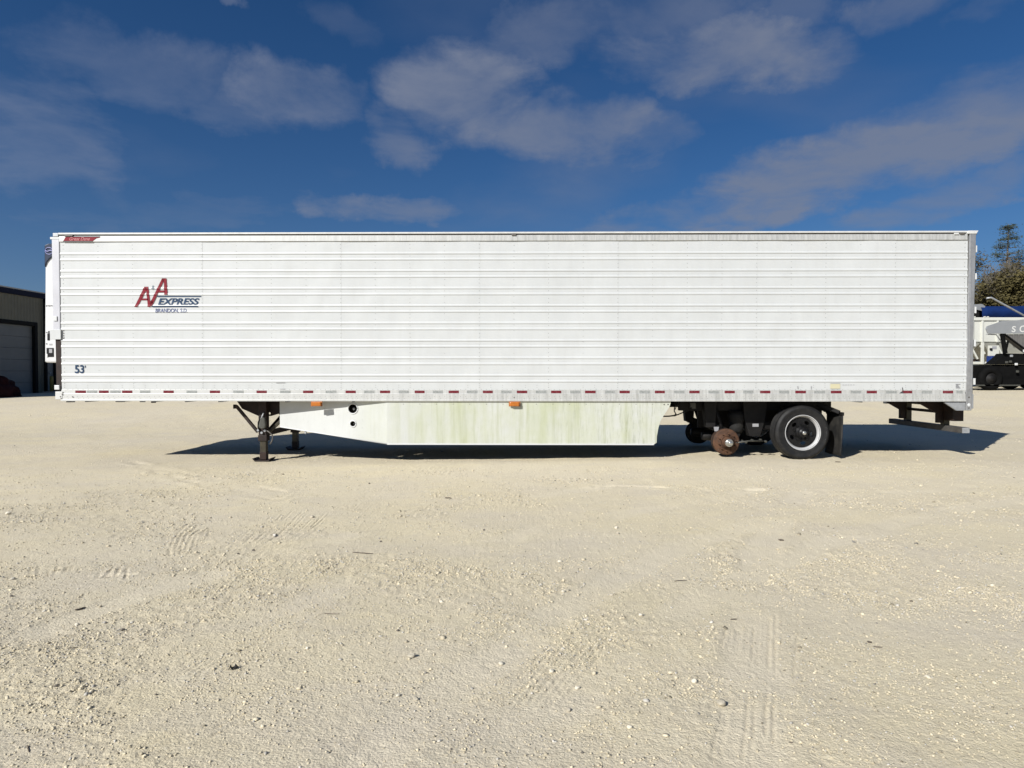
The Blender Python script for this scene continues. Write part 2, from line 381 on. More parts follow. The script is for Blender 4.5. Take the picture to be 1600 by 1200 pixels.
def stroke_list():
    S = []                                          # (ground points, half width m, depth m)
    def add(pts, w, d):
        S.append(([Gp(*p) for p in pts], w, d))
    # tread marks of tyres that drove past, seen in the packed gravel
    for a, b, c, y0, y1 in ((1112,1140,1158,1190,945),(1124,1148,1164,1180,930),(1160,1172,1180,1196,960),(1172,1180,1186,1199,955),(1196,1200,1203,1150,965),(1206,1210,1212,1198,950),(1240,1246,1250,1060,935),(1094,1124,1146,1110,940)):
        add([(a, y0), (b, (y0 + y1)/2), (c, y1)], .0085, .0036 + .002*random.random())
    for a, b in ((988, 1098), (1004, 1110), (1022, 1122), (1046, 1128)):
        add([(a, 1098), ((a + b)/2 + 4, 1030), (b, 968)], .0085, .0032)
    for k in range(5):                              # short curved scuffs
        add([(264 + k*8.5, 880 - k*4), (265.5 + k*8.5, 858), (275 + k*8, 838), (292 + k*8, 820 + k*2)], .009, .007)
    add([(325, 822), (327, 838), (331, 856)], .009, .007)
    for k in range(9):
        a = 366 + k*14 + random.uniform(-4,4); add([(a, 858 - k*3), (a + 20, 838 - k*2), (a + 50, 806 - k*1.6)], .009, .005 + .003*random.random())
    for k in range(4):
        add([(395 + k*9, 826), (400 + k*9, 842)], .008, .005)
    for k in range(13):                             # a row of lug prints
        a = 48 + k*12.5 + random.uniform(-6, 6); add([(a, 903 + random.uniform(-4,3)), (a + random.uniform(2,9), 888 + random.uniform(-3,5))], .010, .006 + .008*random.random())
    add([(60, 905), (130, 903), (205, 898)], .03, .010)
    for k in range(7):
        add([(235 + k*15 + random.uniform(-5,5), 1064 - k*2), (300 + k*15, 1018)], .009, .005)
    for k in range(6):
        add([(-10 + k*16, 1150 - k*7), (80 + k*12, 1060)], .008, .003)
    for k in range(7):
        add([(860 + k*11, 1130), (1010 + k*8, 1012)], .009, .0025)
    for k in range(9):
        add([(690 + k*14 + random.uniform(-5,5), 1190), (890 + k*11, 978)], .009, .003)
    for k in range(5):
        add([(130 + k*30, 1195), (420 + k*18, 1090 - k*6)], .010, .005)
    for k in range(3):
        add([(930 + k*20, 760), (1500 + k*40, 770 + k*3)], .05, .006)
        add([(200 + k*20, 722 + k*8), (300, 742 + k*5), (440, 768 + k*7)], .07, .012)
    return S
def build_ground():
    def grow(a, fn, stop):
        L = [a]
        while L[-1] < stop: L.append(L[-1] + fn(L[-1]))
        return L
    xs = grow(0, lambda v: .0085 if v < 2.2 else .0105 if v < 3.6 else min(.0105 + (v - 3.6)*.0065, .06) if v < 12 else .06 + (v-12)*.09, 2600)
    xs = np.array([-v for v in xs[:0:-1]] + xs)
    dep = grow(1.6, lambda v: .02 if v < 2.3 else .0085 + max(0, v-2.4)*.0048 if v < 20 else .1 + (v-20)*.06, 2600)
    ys = np.array([-2600, -900, -300, -120, -60, -35, -22, -16, -13.5, -12.2, -11.2] + [d - CAM_D for d in dep if d - CAM_D > -11.0 + 1.0])
    X, Y = np.meshgrid(xs, ys); sh = X.shape; X = X.ravel(); Y = Y.ravel()
    Z = ground_base(X, Y)
    near = 1 - sstep(15, 40, np.hypot(X, Y + 5))
    rm = rough_mask(X, Y); tk = track_mask(X, Y) * near; rm = rm * (1 - .85*tk)
    Z -= tk * .010
    Z += near * ((fbm(X, Y, 1, 3.5, 3) - .5) * .05 + (fbm(X, Y, 5, .7, 3) - .5) * .022)
    hf = np.abs(fbm(X, Y, 11, .11, 3, .6) - .5)
    hf2 = np.abs(fbm(X, Y, 15, .045, 2, .6) - .5)
    Z += near * (rm * (hf * .026 + hf2 * .018 - .004) + (1 - rm) * (hf * .008 + hf2 * .007))
    u = X * .80 + Y * .60; v = -X * .60 + Y * .80      # directional drag marks
    Z += near * (fbm(u * .14, v, 21, .10, 3) - .5) * .010 * sstep(.42, .62, fbm(X, Y, 25, 2.0, 2))
    for pts, w, dd in stroke_list():
        for a, b in zip(pts[:-1], pts[1:]):
            lo = (min(a.x, b.x) - .15, max(a.x, b.x) + .15, min(a.y, b.y) - .15, max(a.y, b.y) + .15)
            idx = np.where((X > lo[0]) & (X < lo[1]) & (Y > lo[2]) & (Y < lo[3]))[0]
            if not len(idx): continue
            px_ = X[idx] - a.x + (vnoise(X[idx], Y[idx], 91, .11) - .5)*w*.8; py_ = Y[idx] - a.y + (vnoise(X[idx], Y[idx], 92, .11) - .5)*w*.8; ex, ey = b.x - a.x, b.y - a.y; l2 = ex*ex + ey*ey + 1e-9
            t = np.clip((px_*ex + py_*ey) / l2, 0, 1); d = np.hypot(px_ - t*ex, py_ - t*ey)
            mod = (.6 + .6 * vnoise(X[idx], Y[idx], 77, .16)) * sstep(.34, .66, fbm(X[idx], Y[idx], 83, .30, 2))
            Z[idx] += mod * dd * (-np.exp(-(d/w)**2) + .55*np.exp(-((d - 2.1*w)/w)**2))
    co = np.stack([X, Y, Z], 1).astype(np.float32)
    r, c = sh; i = np.arange(r*c).reshape(r, c)
    q = np.stack([i[:-1,:-1], i[:-1,1:], i[1:,1:], i[1:,:-1]], -1).reshape(-1, 4)
    me = bpy.data.meshes.new('ground'); me.vertices.add(len(co)); me.vertices.foreach_set('co', co.ravel())
    me.loops.add(q.size); me.loops.foreach_set('vertex_index', q.ravel().astype(np.int32))
    me.polygons.add(len(q)); me.polygons.foreach_set('loop_start', np.arange(0, q.size, 4, dtype=np.int32)); me.polygons.foreach_set('loop_total', np.full(len(q), 4, dtype=np.int32))
    me.polygons.foreach_set('use_smooth', np.ones(len(q), dtype=bool))
    at = me.attributes.new('rough_patch', 'FLOAT', 'POINT'); at.data.foreach_set('value', rm.astype(np.float32))
    at2 = me.attributes.new('wheel_track', 'FLOAT', 'POINT'); at2.data.foreach_set('value', tk.astype(np.float32))
    me.update(calc_edges=True)
    o = link('ground', me, ground_material()); o['kind'] = 'structure'
    from mathutils.bvhtree import BVHTree
    return (xs, ys, Z.reshape(sh))
def ground_material():
    m = bpy.data.materials.new('packed_limestone_gravel'); m.use_nodes = True; nt = m.node_tree; N = nt.nodes.new; L = nt.links.new
    b = nt.nodes['Principled BSDF']; b.inputs['Roughness'].default_value = .95; b.inputs['Specular IOR Level'].default_value = .15
    tc = N('ShaderNodeTexCoord')
    def nz(scale, det=6, ro=.6, st=(1,1,1), rot=0, dist=0):
        mp = N('ShaderNodeMapping'); mp.inputs['Scale'].default_value = st; mp.inputs['Rotation'].default_value = (0,0,rot); L(tc.outputs['Object'], mp.inputs[0])
        n = N('ShaderNodeTexNoise'); n.inputs['Scale'].default_value = scale; n.inputs['Detail'].default_value = det; n.inputs['Roughness'].default_value = ro; n.inputs['Distortion'].default_value = dist
        L(mp.outputs[0], n.inputs[0]); return n.outputs[0]
    def mr(v, a, b_, c=0., d=1.):
        n = N('ShaderNodeMapRange'); n.inputs[1].default_value = a; n.inputs[2].default_value = b_; n.inputs[3].default_value = c; n.inputs[4].default_value = d; L(v, n.inputs[0]); return n.outputs[0]
    def mix(f, A, B):
        n = N('ShaderNodeMix'); n.data_type = 'RGBA'; L(f, n.inputs['Factor'])
        for k, v in (('A', A), ('B', B)):
            if isinstance(v, tuple): n.inputs[k].default_value = (*v, 1)
            else: L(v, n.inputs[k])
        return n.outputs['Result']
    def mul(v, k):
        n = N('ShaderNodeMath'); n.operation = 'MULTIPLY'; L(v, n.inputs[0])
        if isinstance(k, float): n.inputs[1].default_value = k
        else: L(k, n.inputs[1])
        return n.outputs[0]
    c = mix(mr(nz(.35, 4, .55), .38, .62), (.635,.555,.382), (.615,.545,.408))
    c = mix(mul(mr(nz(.9, 5, .6, (1,1.8,1), .5), .45, .68), .7), c, (.57,.507,.398))
    at = N('ShaderNodeAttribute'); at.attribute_name = 'rough_patch'
    c = mix(mul(at.outputs['Fac'], .35), c, (.565,.495,.36))
    c = mix(mul(mr(nz(7, 7, .7, (1,1.5,1)), .52, .70), .45), c, (.50,.44,.34))
    c = mix(mul(mr(nz(5, 6, .65), .55, .72), .45), c, (.66,.60,.45))
    c = mix(mul(mr(nz(42, 5, .75), .53, .66), .60), c, (.43,.365,.26))
    c = mix(mul(mr(nz(70, 4, .75), .56, .68), .60), c, (.74,.68,.53))
    a2 = N('ShaderNodeAttribute'); a2.attribute_name = 'wheel_track'; c = mix(mul(a2.outputs['Fac'], .38), c, (.655,.585,.45))
    L(c, b.inputs['Base Color'])
    h1 = nz(38, 6, .72); h2 = nz(150, 4, .7)
    vor = N('ShaderNodeTexVoronoi'); vor.inputs['Scale'].default_value = 75; L(tc.outputs['Object'], vor.inputs['Vector'])
    sm = N('ShaderNodeMath'); sm.operation = 'MULTIPLY_ADD'; L(h2, sm.inputs[0]); sm.inputs[1].default_value = .35; L(h1, sm.inputs[2])
    s2 = N('ShaderNodeMath'); s2.operation = 'MULTIPLY_ADD'; L(vor.outputs['Distance'], s2.inputs[0]); s2.inputs[1].default_value = -.35; L(sm.outputs[0], s2.inputs[2])
    bp = N('ShaderNodeBump'); bp.inputs['Strength'].default_value = .8; bp.inputs['Distance'].default_value = .012
    L(s2.outputs[0], bp.inputs['Height']); L(bp.outputs[0], b.inputs['Normal'])
    return m
GX, GY, GZ = build_ground()
def gh(x, y):
    """height of the built ground"""
    i = int(np.clip(np.searchsorted(GX, x) - 1, 0, len(GX) - 2)); j = int(np.clip(np.searchsorted(GY, y) - 1, 0, len(GY) - 2))
    fx = (x - GX[i]) / (GX[i+1] - GX[i]); fy = (y - GY[j]) / (GY[j+1] - GY[j])
    return float((GZ[j,i]*(1-fx) + GZ[j,i+1]*fx)*(1-fy) + (GZ[j+1,i]*(1-fx) + GZ[j+1,i+1]*fx)*fy)

# ------------------------------------------------------------------ the semi-trailer
trailer = thing('semi_trailer', 'long white ribbed refrigerated semi-trailer parked on pale gravel with one wheel missing', 'trailer', tuple(TR_C), TR_ROT)
trailer['offset'] = (-TR_C.x, -TR_C.y, 0.0)
WID = 2.6
def X(px, y=0.0): return T(px, 600, y)[0]
def Z(py, px=800, y=0.0): return T(px, py, y)[1]
x_front, x_rear = X(97), X(1508)
z_top, z_bot = Z(364), Z(627)
z_pan0, z_pan1 = Z(609.5), Z(377)
# wall profile: pairs of horizontal beads
BEADS = []
for k in range(8):
    for d in (0, 9.4): BEADS.append(Z(397 + 27.3*k + d - 1.6))
KN = [(z_pan0 - .03, 0.0)]
for zb in sorted(BEADS): KN += [(zb - .020, 0.0), (zb - .015, .0075), (zb - .002, .0105), (zb + .010, .008), (zb + .026, 0.0)]
KN.append((z_pan1 + .03, 0.0))
KZ = np.array([k[0] for k in KN]); KV = np.array([k[1] for k in KN])
def prof(z): return float(np.interp(z, KZ, KV))
seams = [101 + 108*k for k in range(14)]
seam_x = [X(p) for p in seams]; seam_x[0] = x_front - .004; seam_x[-1] = x_rear + .004
def side_panels():
    for i in range(13):
        xa, xb = seam_x[i] + (-.012 if i else 0), seam_x[i+1] + .012
        lap = .0022 if i % 2 else 0.0
        nx = 14; rs = np.random.RandomState(100 + i); ph = rs.rand(8) * 6
        dents = [(xa + (xb - xa)*rs.uniform(.2,.8), rs.uniform(z_pan0 + .1, z_pan1 - .2), rs.uniform(.06,.16), rs.uniform(-.003,.005)) for _ in range(5)]
        zs = []
        for a, b in zip(KZ[:-1], KZ[1:]):
            zs.append(a)
            if b - a > .05: zs += [a + (b-a)*t for t in (.25, .5, .75)]
        zs.append(KZ[-1])
        vs_ = []; fs = []
        for z in zs:
            for j in range(nx + 1):
                x = xa + (xb - xa) * j / nx; e = min(1, 6 * min(j, nx - j) / nx)
                wv = .0022 * math.sin(5.1*x + ph[0] + 2*math.sin(2.3*z + ph[1])) * math.sin(4.0*z + ph[2]) + .0012 * math.sin(13*x + ph[3]) * math.sin(9*z + ph[4])
                if i >= 3:
                    wv *= 1.5
                    for dx_, dz_, dr_, da_ in dents: wv -= da_ * math.exp(-((x - dx_)**2 + (z - dz_)**2) / dr_**2)
                vs_.append((x, -prof(z) - lap - wv * e, z))
        for r in range(len(zs) - 1):
            for j in range(nx): a = r*(nx+1)+j; fs.append((a, a+1, a+nx+2, a+nx+1))
        m = MB(); m.add(vs_, fs, True); o = m.build('side_panel', 'panel', trailer, recalc=False)
        es = o.modifiers.new('split', 'EDGE_SPLIT'); es.split_angle = R(25)
side_panels()
def dome(m, x, y, z, r, h):
    n = 6; vs_ = [(x + r*math.cos(2*math.pi*k/n), y, z + r*math.sin(2*math.pi*k/n)) for k in range(n)] + [(x, y - h, z)]
    m.add(vs_, [(k, (k+1) % n, n) for k in range(n)], True)
def rivets():
    m = MB(); rs = random.Random(3)
    for i, px in enumerate(range(101, 1506, 54)):
        x = X(px); z = z_pan0 + .05; main = i % 2 == 0
        while z < z_pan1 - .02:
            if prof(z) < .004: dome(m, x + rs.uniform(-.002,.002), -.0025, z, .0075 if main else .006, .004)
            z += .068 if main else .10
    x = x_front + .1
    while x < x_rear - .05:                    # rows on the rails
        dome(m, x, -.0215, Z(619.5), .006, .004)
        if int(x * 7) % 3: dome(m, x + .02, -.0215, Z(622.5), .006, .004)
        dome(m, x, -.0045, z_pan0 + .012, .0055, .004)
        x += .092
    for px in range(101, 1506, 18):
        for dz in (.05, .085): dome(m, X(px), -.0025, z_pan0 + dz, .0055, .0035)
    o = m.build('rivets', 'rivet', trailer, recalc=False); o['kind'] = 'stuff'
rivets()
# box behind the skin: far wall, roof, floor, front wall, rear doors
MB().box(x_front, x_rear, .012, .06, z_bot + .06, z_top - .03).build('wall_core', 'white', trailer)
MB().box(x_front, x_rear, WID - .06, WID, z_bot + .02, z_top - .06).build('far_side_wall', 'white', trailer)
MB().box(x_front, x_rear, .061, WID - .061, z_top - .085, z_top - .03).build('roof_skin', 'roof', trailer)
MB().box(x_front + .03, x_rear, .061, WID - .061, z_bot + .075, z_bot + .20).build('floor', 'black', trailer)
MB().box(x_front - .09, x_front - .003, .03, WID - .03, z_bot + .05, z_top - .06).build('front_wall', 'white', trailer, .02)
for ya, yb in ((.07, 1.296), (1.304, WID - .07)):
    d = MB().box(X(1520), X(1520) + .05, ya, yb, Z(618), Z(369)).build('rear_door', 'white', trailer, .006)
    MB().cyl((X(1520) + .085, (ya + yb)/2, Z(616)), (X(1520) + .085, (ya + yb)/2, Z(371)), .016).build('lock_rod', 'galv', d, loc=(0,0,0))
for k in range(26):                            # floor cross members
    xx = x_front + .35 + k * .6
    MB().box(xx, xx + .05, .08, WID - .08, z_bot - .02, z_bot + .07).build('cross_member', 'black', trailer)
# rails
xr0 = x_front - .01
xs_split = X(365)
def rail(name, x0, x1, m):
    r = MB(); pr = [(-.020, Z(615.2)), (-.020, z_bot + .035), (-.030, z_bot + .030), (-.030, z_bot), (.05, z_bot), (.05, Z(609.0)), (-.006, Z(609.0)), (-.006, Z(615.0))]
    n = len(pr)
    vs_ = [(x0, y, z) for y, z in pr] + [(x1, y, z) for y, z in pr]
    r.add(vs_, [tuple(range(n)), tuple(range(2*n-1, n-1, -1))] + [(i, i+n, (i+1) % n + n, (i+1) % n) for i in range(n)])
    return r.build(name, m, trailer, .002)
rail_a = rail_b = rail('bottom_rail', xr0, x_rear, 'rail')
MB().box(x_front - .005, x_rear, WID - .05, WID + .02, z_bot, Z(609)).build('far_bottom_rail', 'rail', trailer)
def top_rail(x0, x1, m):
    MB().box(x0, x1, -.020, .010, Z(376.5), Z(367.5)).build('top_rail', m, trailer, .004)
top_rail(x_front - .01, x_rear, 'rail')
MB().box(x_front, x_rear, .004, .02, Z(367.6), Z(365)).build('rail_gap_shade', 'bolt', trailer)  # recess painted dark for the shadow between rail and lip
MB().box(x_front - .02, x_rear, -.026, .07, Z(365.2), Z(362.6)).build('roof_edge_lip', 'lip', trailer, .003)
MB().box(x_front - .02, x_rear, WID - .07, WID + .02, z_top - .09, z_top + .01).build('far_top_rail', 'lip', trailer, .003)
# reflective tape
RED = [(118,134.5),(155,170),(191,207),(255.6,271.6),(328,344),(401,417),(473.7,489.6),(540,556),(593.8,609.7),(648,663.5),(701,717),(754.5,770),(807.6,823.8),(861,877),(914,930.6),(968,984),(1023,1038.6),(1077,1093),(1132,1148),(1187.5,1203.5),(1242.5,1259),(1298,1314.7),(1354,1370),(1409,1425),(1473,1489)]
SIL = [(136,152),(172.5,188.5),(219,235),(291.7,308),(364.7,381),(437.6,454),(509,525.7),(569,585),(623,639),(676.6,692),(729.7,746),(783,799.5),(837,853.7),(891,907),(945,960.6),(999,1015),(1053,1069),(1107,1123),(1161,1177),(1217,1233),(1272,1289),(1329,1345.6),(1384,1401),(1440,1456),(1494,1504)]
for lst, m in ((RED, 'red'), (SIL, 'silver')):
    for a, b in lst:
        par = rail_a if X(b) < xs_split else rail_b
        MB().box(X(a), X(b), -.0085, -.004, Z(614.4), Z(610.3)).build('reflector_strip', m, par, loc=(0,0,0))
# front end
MB().prism([(X(84), Z(371)), (X(84.5), Z(516)), (X(96), Z(516)), (X(96), Z(371))][::-1], -.012, .05).build('front_corner_post', 'post', trailer, .012)
MB().prism([(X(87), Z(516.3)), (X(88), Z(611)), (X(96.5), Z(611)), (X(96), Z(516.3))], .004, .05).build('front_wear_plate', 'brown', trailer, .004)
MB().box(X(82), X(97), -.018, .10, Z(372.5), Z(369)).build('front_corner_cap', 'white', trailer, .004)
MB().box(X(86.5), X(95), -.022, .06, Z(368.5), Z(362.8)).build('front_corner_casting', 'galv', trailer, .006)
fp = MB().box(X(81), X(97.5), -.030, -.012, Z(530), Z(514.5)).build('front_bracket_plate', 'panel', trailer, .003)
MB().box(X(86.5), X(94), -.030, .02, Z(609), Z(602)).build('front_marker_lamp', 'white', trailer, .006)
fc = MB().box(X(87.5), X(99), -.026, .10, Z(624.5), Z(612)).build('front_sill_casting', 'rail_white', trailer, .008)
mb = MB()
for px, py in ((96,620),(99,616.5),(115,620.2),(97,623)): dome(mb, X(px), -.031, Z(py), .012, .006)
for k in range(4): dome(mb, X(100.5), -.006, Z(516 + k*4), .011, .006)
o = mb.build('front_bolts', 'bolt', trailer); o['kind'] = 'stuff'
mb = MB(); mb.box(X(103), X(113), .0, .07, z_bot - .022, z_bot - .003); mb.build('front_underlip', 'black', trailer)
for a, b in ((180, 192), (218, 224)): MB().box(X(a), X(b), .0, .06, z_bot - .018, z_bot - .003).build('fitting', 'black', trailer)
# rear frame
MB().prism([(X(1508.5), Z(641)), (X(1517.5), Z(641)), (X(1521), Z(366)), (X(1511), Z(366))], -.022, .10).build('rear_post', 'steel', trailer, .006)
mb = MB(); mb.box(X(1512.5), X(1514), -.028, -.020, Z(608), Z(368)); mb.build('rear_post_rib', 'steel', trailer)
MB().box(X(1510.5), X(1522), WID - .10, WID + .02, Z(641), Z(366)).build('far_rear_post', 'steel', trailer, .006)
MB().prism([(X(1506), Z(367.2)), (X(1521), Z(367.2)), (X(1524), Z(362.4)), (X(1508.5), Z(362.4))], -.034, .12).build('rear_corner_cap', 'lip', trailer, .004)
MB().box(X(1521), X(1524), .0, WID, Z(368), Z(362.6)).build('rear_header', 'steel', trailer, .004)
MB().prism([(X(1475), Z(628.6)), (X(1508), Z(628.6)), (X(1508), Z(641)), (X(1494), Z(641))][::-1], -.016, .02).build('rear_gusset', 'galv', trailer, .003)
MB().box(X(1518), X(1521.5), .0, WID, Z(638), Z(616)).build('rear_sill', 'galv', trailer, .004)
mb = MB(); dome(mb, X(1513), -.022, Z(632), .03, .008); mb.build('rear_post_sticker', 'white', trailer)
mb = MB(); dome(mb, X(1513), -.022, Z(620.5), .018, .006); mb.build('rear_post_bolt', 'bolt', trailer)
mb = MB(); dome(mb, X(1513), -.022, Z(637), .016, .006); mb.build('rear_post_bolt', 'bolt', trailer)
for a, b in ((385,395.5),(428,437.5),(480,490),(531,541.5),(591,601)):
    MB().box(X(1521.6), X(1524.4), .0, .06, Z(b), Z(a)).build('door_hinge', 'white', trailer, .004)
xa, xb = T(1488, 648, .3)[0], T(1504.5, 648, .3)[0]
MB().box(xa, xb, .28, .55, T(1500, 658, .3)[1], z_bot + .02).build('rear_lamp_bracket', 'brown', trailer, .004)
# clearance lamps on the top rail
for px, m in ((803, 'bolt'), (1490, 'white'), (1499, 'bolt'), (109, 'bolt'), (115, 'bolt')):
    MB().box(X(px - 3.5), X(px + 3.5), -.040, -.012, Z(368.6), Z(366.0)).build('clearance_lamp', m, trailer, .006)
# amber side markers
for px in (495.5, 804):
    o = MB().box(X(px - 9), X(px + 9), -.040, -.031, Z(635), Z(627.0)).build('marker_lamp', 'amber_base', trailer, .004)
    MB().box(X(px - 7.5), X(px + 7.5), -.075, -.041, Z(634.6), Z(628.0)).build('lens', 'amber', o, .028, loc=(0,0,0))
mb = MB(); dome(mb, X(803.5), -.021, Z(621), .012, .006); mb.build('plug', 'bolt', trailer)

# ------------------------------------------------------------------ lettering: flat film that follows the beads of the wall
def conform(me, base=.0022):
    base += .004
    bm = bmesh.new(); bm.from_mesh(me)
    zs = [v.co.z for v in bm.verts]
    for z in KZ:
        if min(zs) < z < max(zs):
            bmesh.ops.bisect_plane(bm, geom=bm.verts[:] + bm.edges[:] + bm.faces[:], plane_co=(0,0,z), plane_no=(0,0,1))
    for v in bm.verts: v.co.y = -prof(v.co.z) - base - .003
    bmesh.ops.recalc_face_normals(bm, faces=bm.faces)
    for f in bm.faces:
        if f.normal.y > 0: f.normal_flip()
    bm.to_mesh(me); bm.free()
def text_mesh(s, x0, x1, z0, z1, shear=0.0, bold=0.0, y=None):
    cu = bpy.data.curves.new('letters', 'FONT'); cu.body = s; cu.shear = shear; cu.offset = bold; cu.fill_mode = 'FRONT' if False else cu.fill_mode
    ob = bpy.data.objects.new('letters', cu); COL.objects.link(ob)
    dg = bpy.context.evaluated_depsgraph_get(); me = bpy.data.meshes.new_from_object(ob.evaluated_get(dg))
    bpy.data.objects.remove(ob); bpy.data.curves.remove(cu)
    n = len(me.vertices); co = np.empty(n*3); me.vertices.foreach_get('co', co); co = co.reshape(-1, 3)
    lo, hi = co.min(0), co.max(0); out = np.zeros_like(co)
    out[:,0] = x0 + (co[:,0] - lo[0]) / (hi[0] - lo[0]) * (x1 - x0); out[:,2] = z0 + (co[:,1] - lo[1]) / (hi[1] - lo[1]) * (z1 - z0)
    out[:,1] = 0 if y is None else y
    me.vertices.foreach_set('co', out.ravel()); me.materials.clear(); me.update()
    if y is not None:
        bm = bmesh.new(); bm.from_mesh(me); bmesh.ops.recalc_face_normals(bm, faces=bm.faces)
        for f in bm.faces:
            if f.normal.y > 0: f.normal_flip()
        bm.to_mesh(me); bm.free()
    return me
def letters(name, s, a, b, m, shear=0.0, bold=0.0, base=.0022):
    (xa, za), (xb, zb) = T(*a), T(*b)
    me = text_mesh(s, xa, xb, zb, za, shear, bold); conform(me, base); return link(name, me, m, trailer)
def poly_decal(name, polys, m, base=.0022):
    mb = MB()
    for pl in polys:
        pts = [T(*p) for p in pl]
        mb.add([(x, 0, z) for x, z in pts], [tuple(range(len(pts)))])
    me = mb.mesh(name); conform(me, base); return link(name, me, m, trailer)
def big_A(ax, ay, w, h, s):
    """slanted capital A, left foot at (ax, ay) in photo pixels"""
    t = ay - h
    tl, tr_ = ax + w*.62, ax + w*.87
    left = [(ax, ay), (ax + s, ay), (tl + s*.95, t + h*.10), (tl, t)]
    right = [(tl, t), (tr_, t), (ax + w, ay), (ax + w - s*.85, ay), (tr_ - s*.72, t + h*.16), (tl + s*.5, t + h*.12)]
    f = .64; cy0, cy1 = ay - h*(1-f) + h*.03, ay - h*(1-f) - h*.06
    bar = [(ax + (tl - ax)*(1-f) + s*.7, cy0), (ax + w - s*.5 - 1.0, cy0), (ax + w - s*.5 - 1.2, cy1), (ax + (tl-ax)*(1-f) + s*.85 + 1.0, cy1)]
    return [left, right, bar]
poly_decal('letter_a', big_A(210.5, 479.6, 25, 31.5, 4.8), 'decal_red')
poly_decal('letter_a', [[(233.6, 477.5), (236, 471.5), (253.5, 435.2), (257.8, 436), (241.0, 471.5), (237.4, 478.5)], [(253.5, 435.2), (260.4, 435.2), (262.3, 460.5), (257.2, 460.5), (256.4, 440), (254, 441)],
            [(246, 457), (258, 457), (257.8, 453.8), (248, 453.8)], [(233.2, 474.5), (236.5, 477.8), (240, 471.5), (237, 468.5)]], 'decal_red', .0030)
letters('ampersand', '&', (237.2, 446.2), (241.8, 452.4), 'decal_teal', .1)
poly_decal('logo_stripe', [[(245.5, 464.0), (246.5, 462.4), (315, 462.4), (314.5, 464.0)]], 'decal_blue')
poly_decal('logo_stripe', [[(237.5, 480.0), (238.5, 478.2), (310.5, 478.2), (310, 480.0)]], 'decal_blue')
letters('lettering_express', 'EXPRESS', (247, 466.0), (312, 476.4), 'decal_blue', .28, .030)
letters('lettering_brandon', 'BRANDON, S.D.', (243.5, 482.2), (293.6, 489.2), 'decal_ltblue', .0, .014)
letters('lettering_length', '53', (117.2, 570.4), (131.8, 583.2), 'decal_blue', .0, .020)
letters('lettering_foot_mark', "'", (133.0, 571.0), (134.2, 575.0), 'decal_blue')
# maker's badge on the top rail
def flat_decal(name, pl, m, y, parent=None):
    mb = MB(); pts = [T(*p) for p in pl]; a = sum(pts[i][0]*pts[(i+1) % len(pts)][1] - pts[(i+1) % len(pts)][0]*pts[i][1] for i in range(len(pts)))
    if a < 0: pts = pts[::-1]
    mb.prism(pts, y - .001, y + .001); o = mb.build(name, m, parent or trailer, loc=(0,0,0) if parent else None); return o
bd = flat_decal('maker_badge', [(104.5, 369.8), (157.5, 369.8), (156.5, 371.8), (152, 372.6), (145, 377.8), (99.8, 377.8)], 'decal_red', -.0235)
xa, za = T(110, 371.0); xb, zb = T(142, 376.2)
link('badge_lettering', text_mesh('Great Dane', xa, xb, zb, za, .35, .01, y=-.0258), 'decal_pink', bd, loc=(0,0,0))
flat_decal('badge_edge', [(104.8, 370.6), (105.4, 369.6), (157.6, 369.6), (157.2, 371.0)], 'decal_dark', -.0262, bd)
flat_decal('badge_edge', [(99.6, 378.2), (100.2, 377.0), (145.6, 377.0), (144.6, 378.2)], 'decal_dark', -.0262, bd)
# small stickers
st = poly_decal('sticker', [[(1297, 607.5), (1297, 599), (1312.5, 599), (1312.5, 607.5)]], 'decal_yellow')
poly_decal('sticker_line', [[(1297, 599.8), (1297, 598.8), (1312.5, 598.8), (1312.5, 599.8)], [(1297, 607.8), (1297, 607.2), (1312.5, 607.2), (1312.5, 607.8)]], 'decal_grey', .0032)
poly_decal('sticker_line', [[(1492.5 + (k % 2)*.6, 600.4 + k*1.5), (1492.5, 599.7 + k*1.5), (1500 - (k*3 % 4), 599.7 + k*1.5), (1500 - (k*3 % 4), 600.4 + k*1.5)] for k in range(5)], 'decal_grey', .0030)
poly_decal('sticker_line', [[(431.5, 598.8), (431.7, 597.9), (446, 597.6), (446, 598.4)], [(437.5, 608.4), (437.5, 607.5), (446, 607.3), (446, 608.1)]], 'decal_grey', .0030)
poly_decal('scuff_mark', [[(1245.8, 607.5), (1245.2, 603.5), (1247, 603), (1247.6, 607.8)], [(1266.8, 602.5), (1268.2, 604), (1267.8, 608), (1266.4, 606.5)]], 'decal_grey', .0030)
poly_decal('scuff_mark', [[(1408.8, 605.5), (1410, 605.2), (1411.4, 611), (1409.8, 611)]], 'decal_dark', .0030)
flat_decal('torn_tape', [(1404.5, 614.4), (1408, 612.0), (1411, 611.6), (1411, 614.4)], 'decal_dark', -.0105)
poly_decal('sticker_line', [[(1316 + k*4, 601.8), (1316 + k*4, 601.0), (1318.8 + k*4, 601.0), (1318.8 + k*4, 601.8)] for k in range(5)], 'decal_grey', .0030)

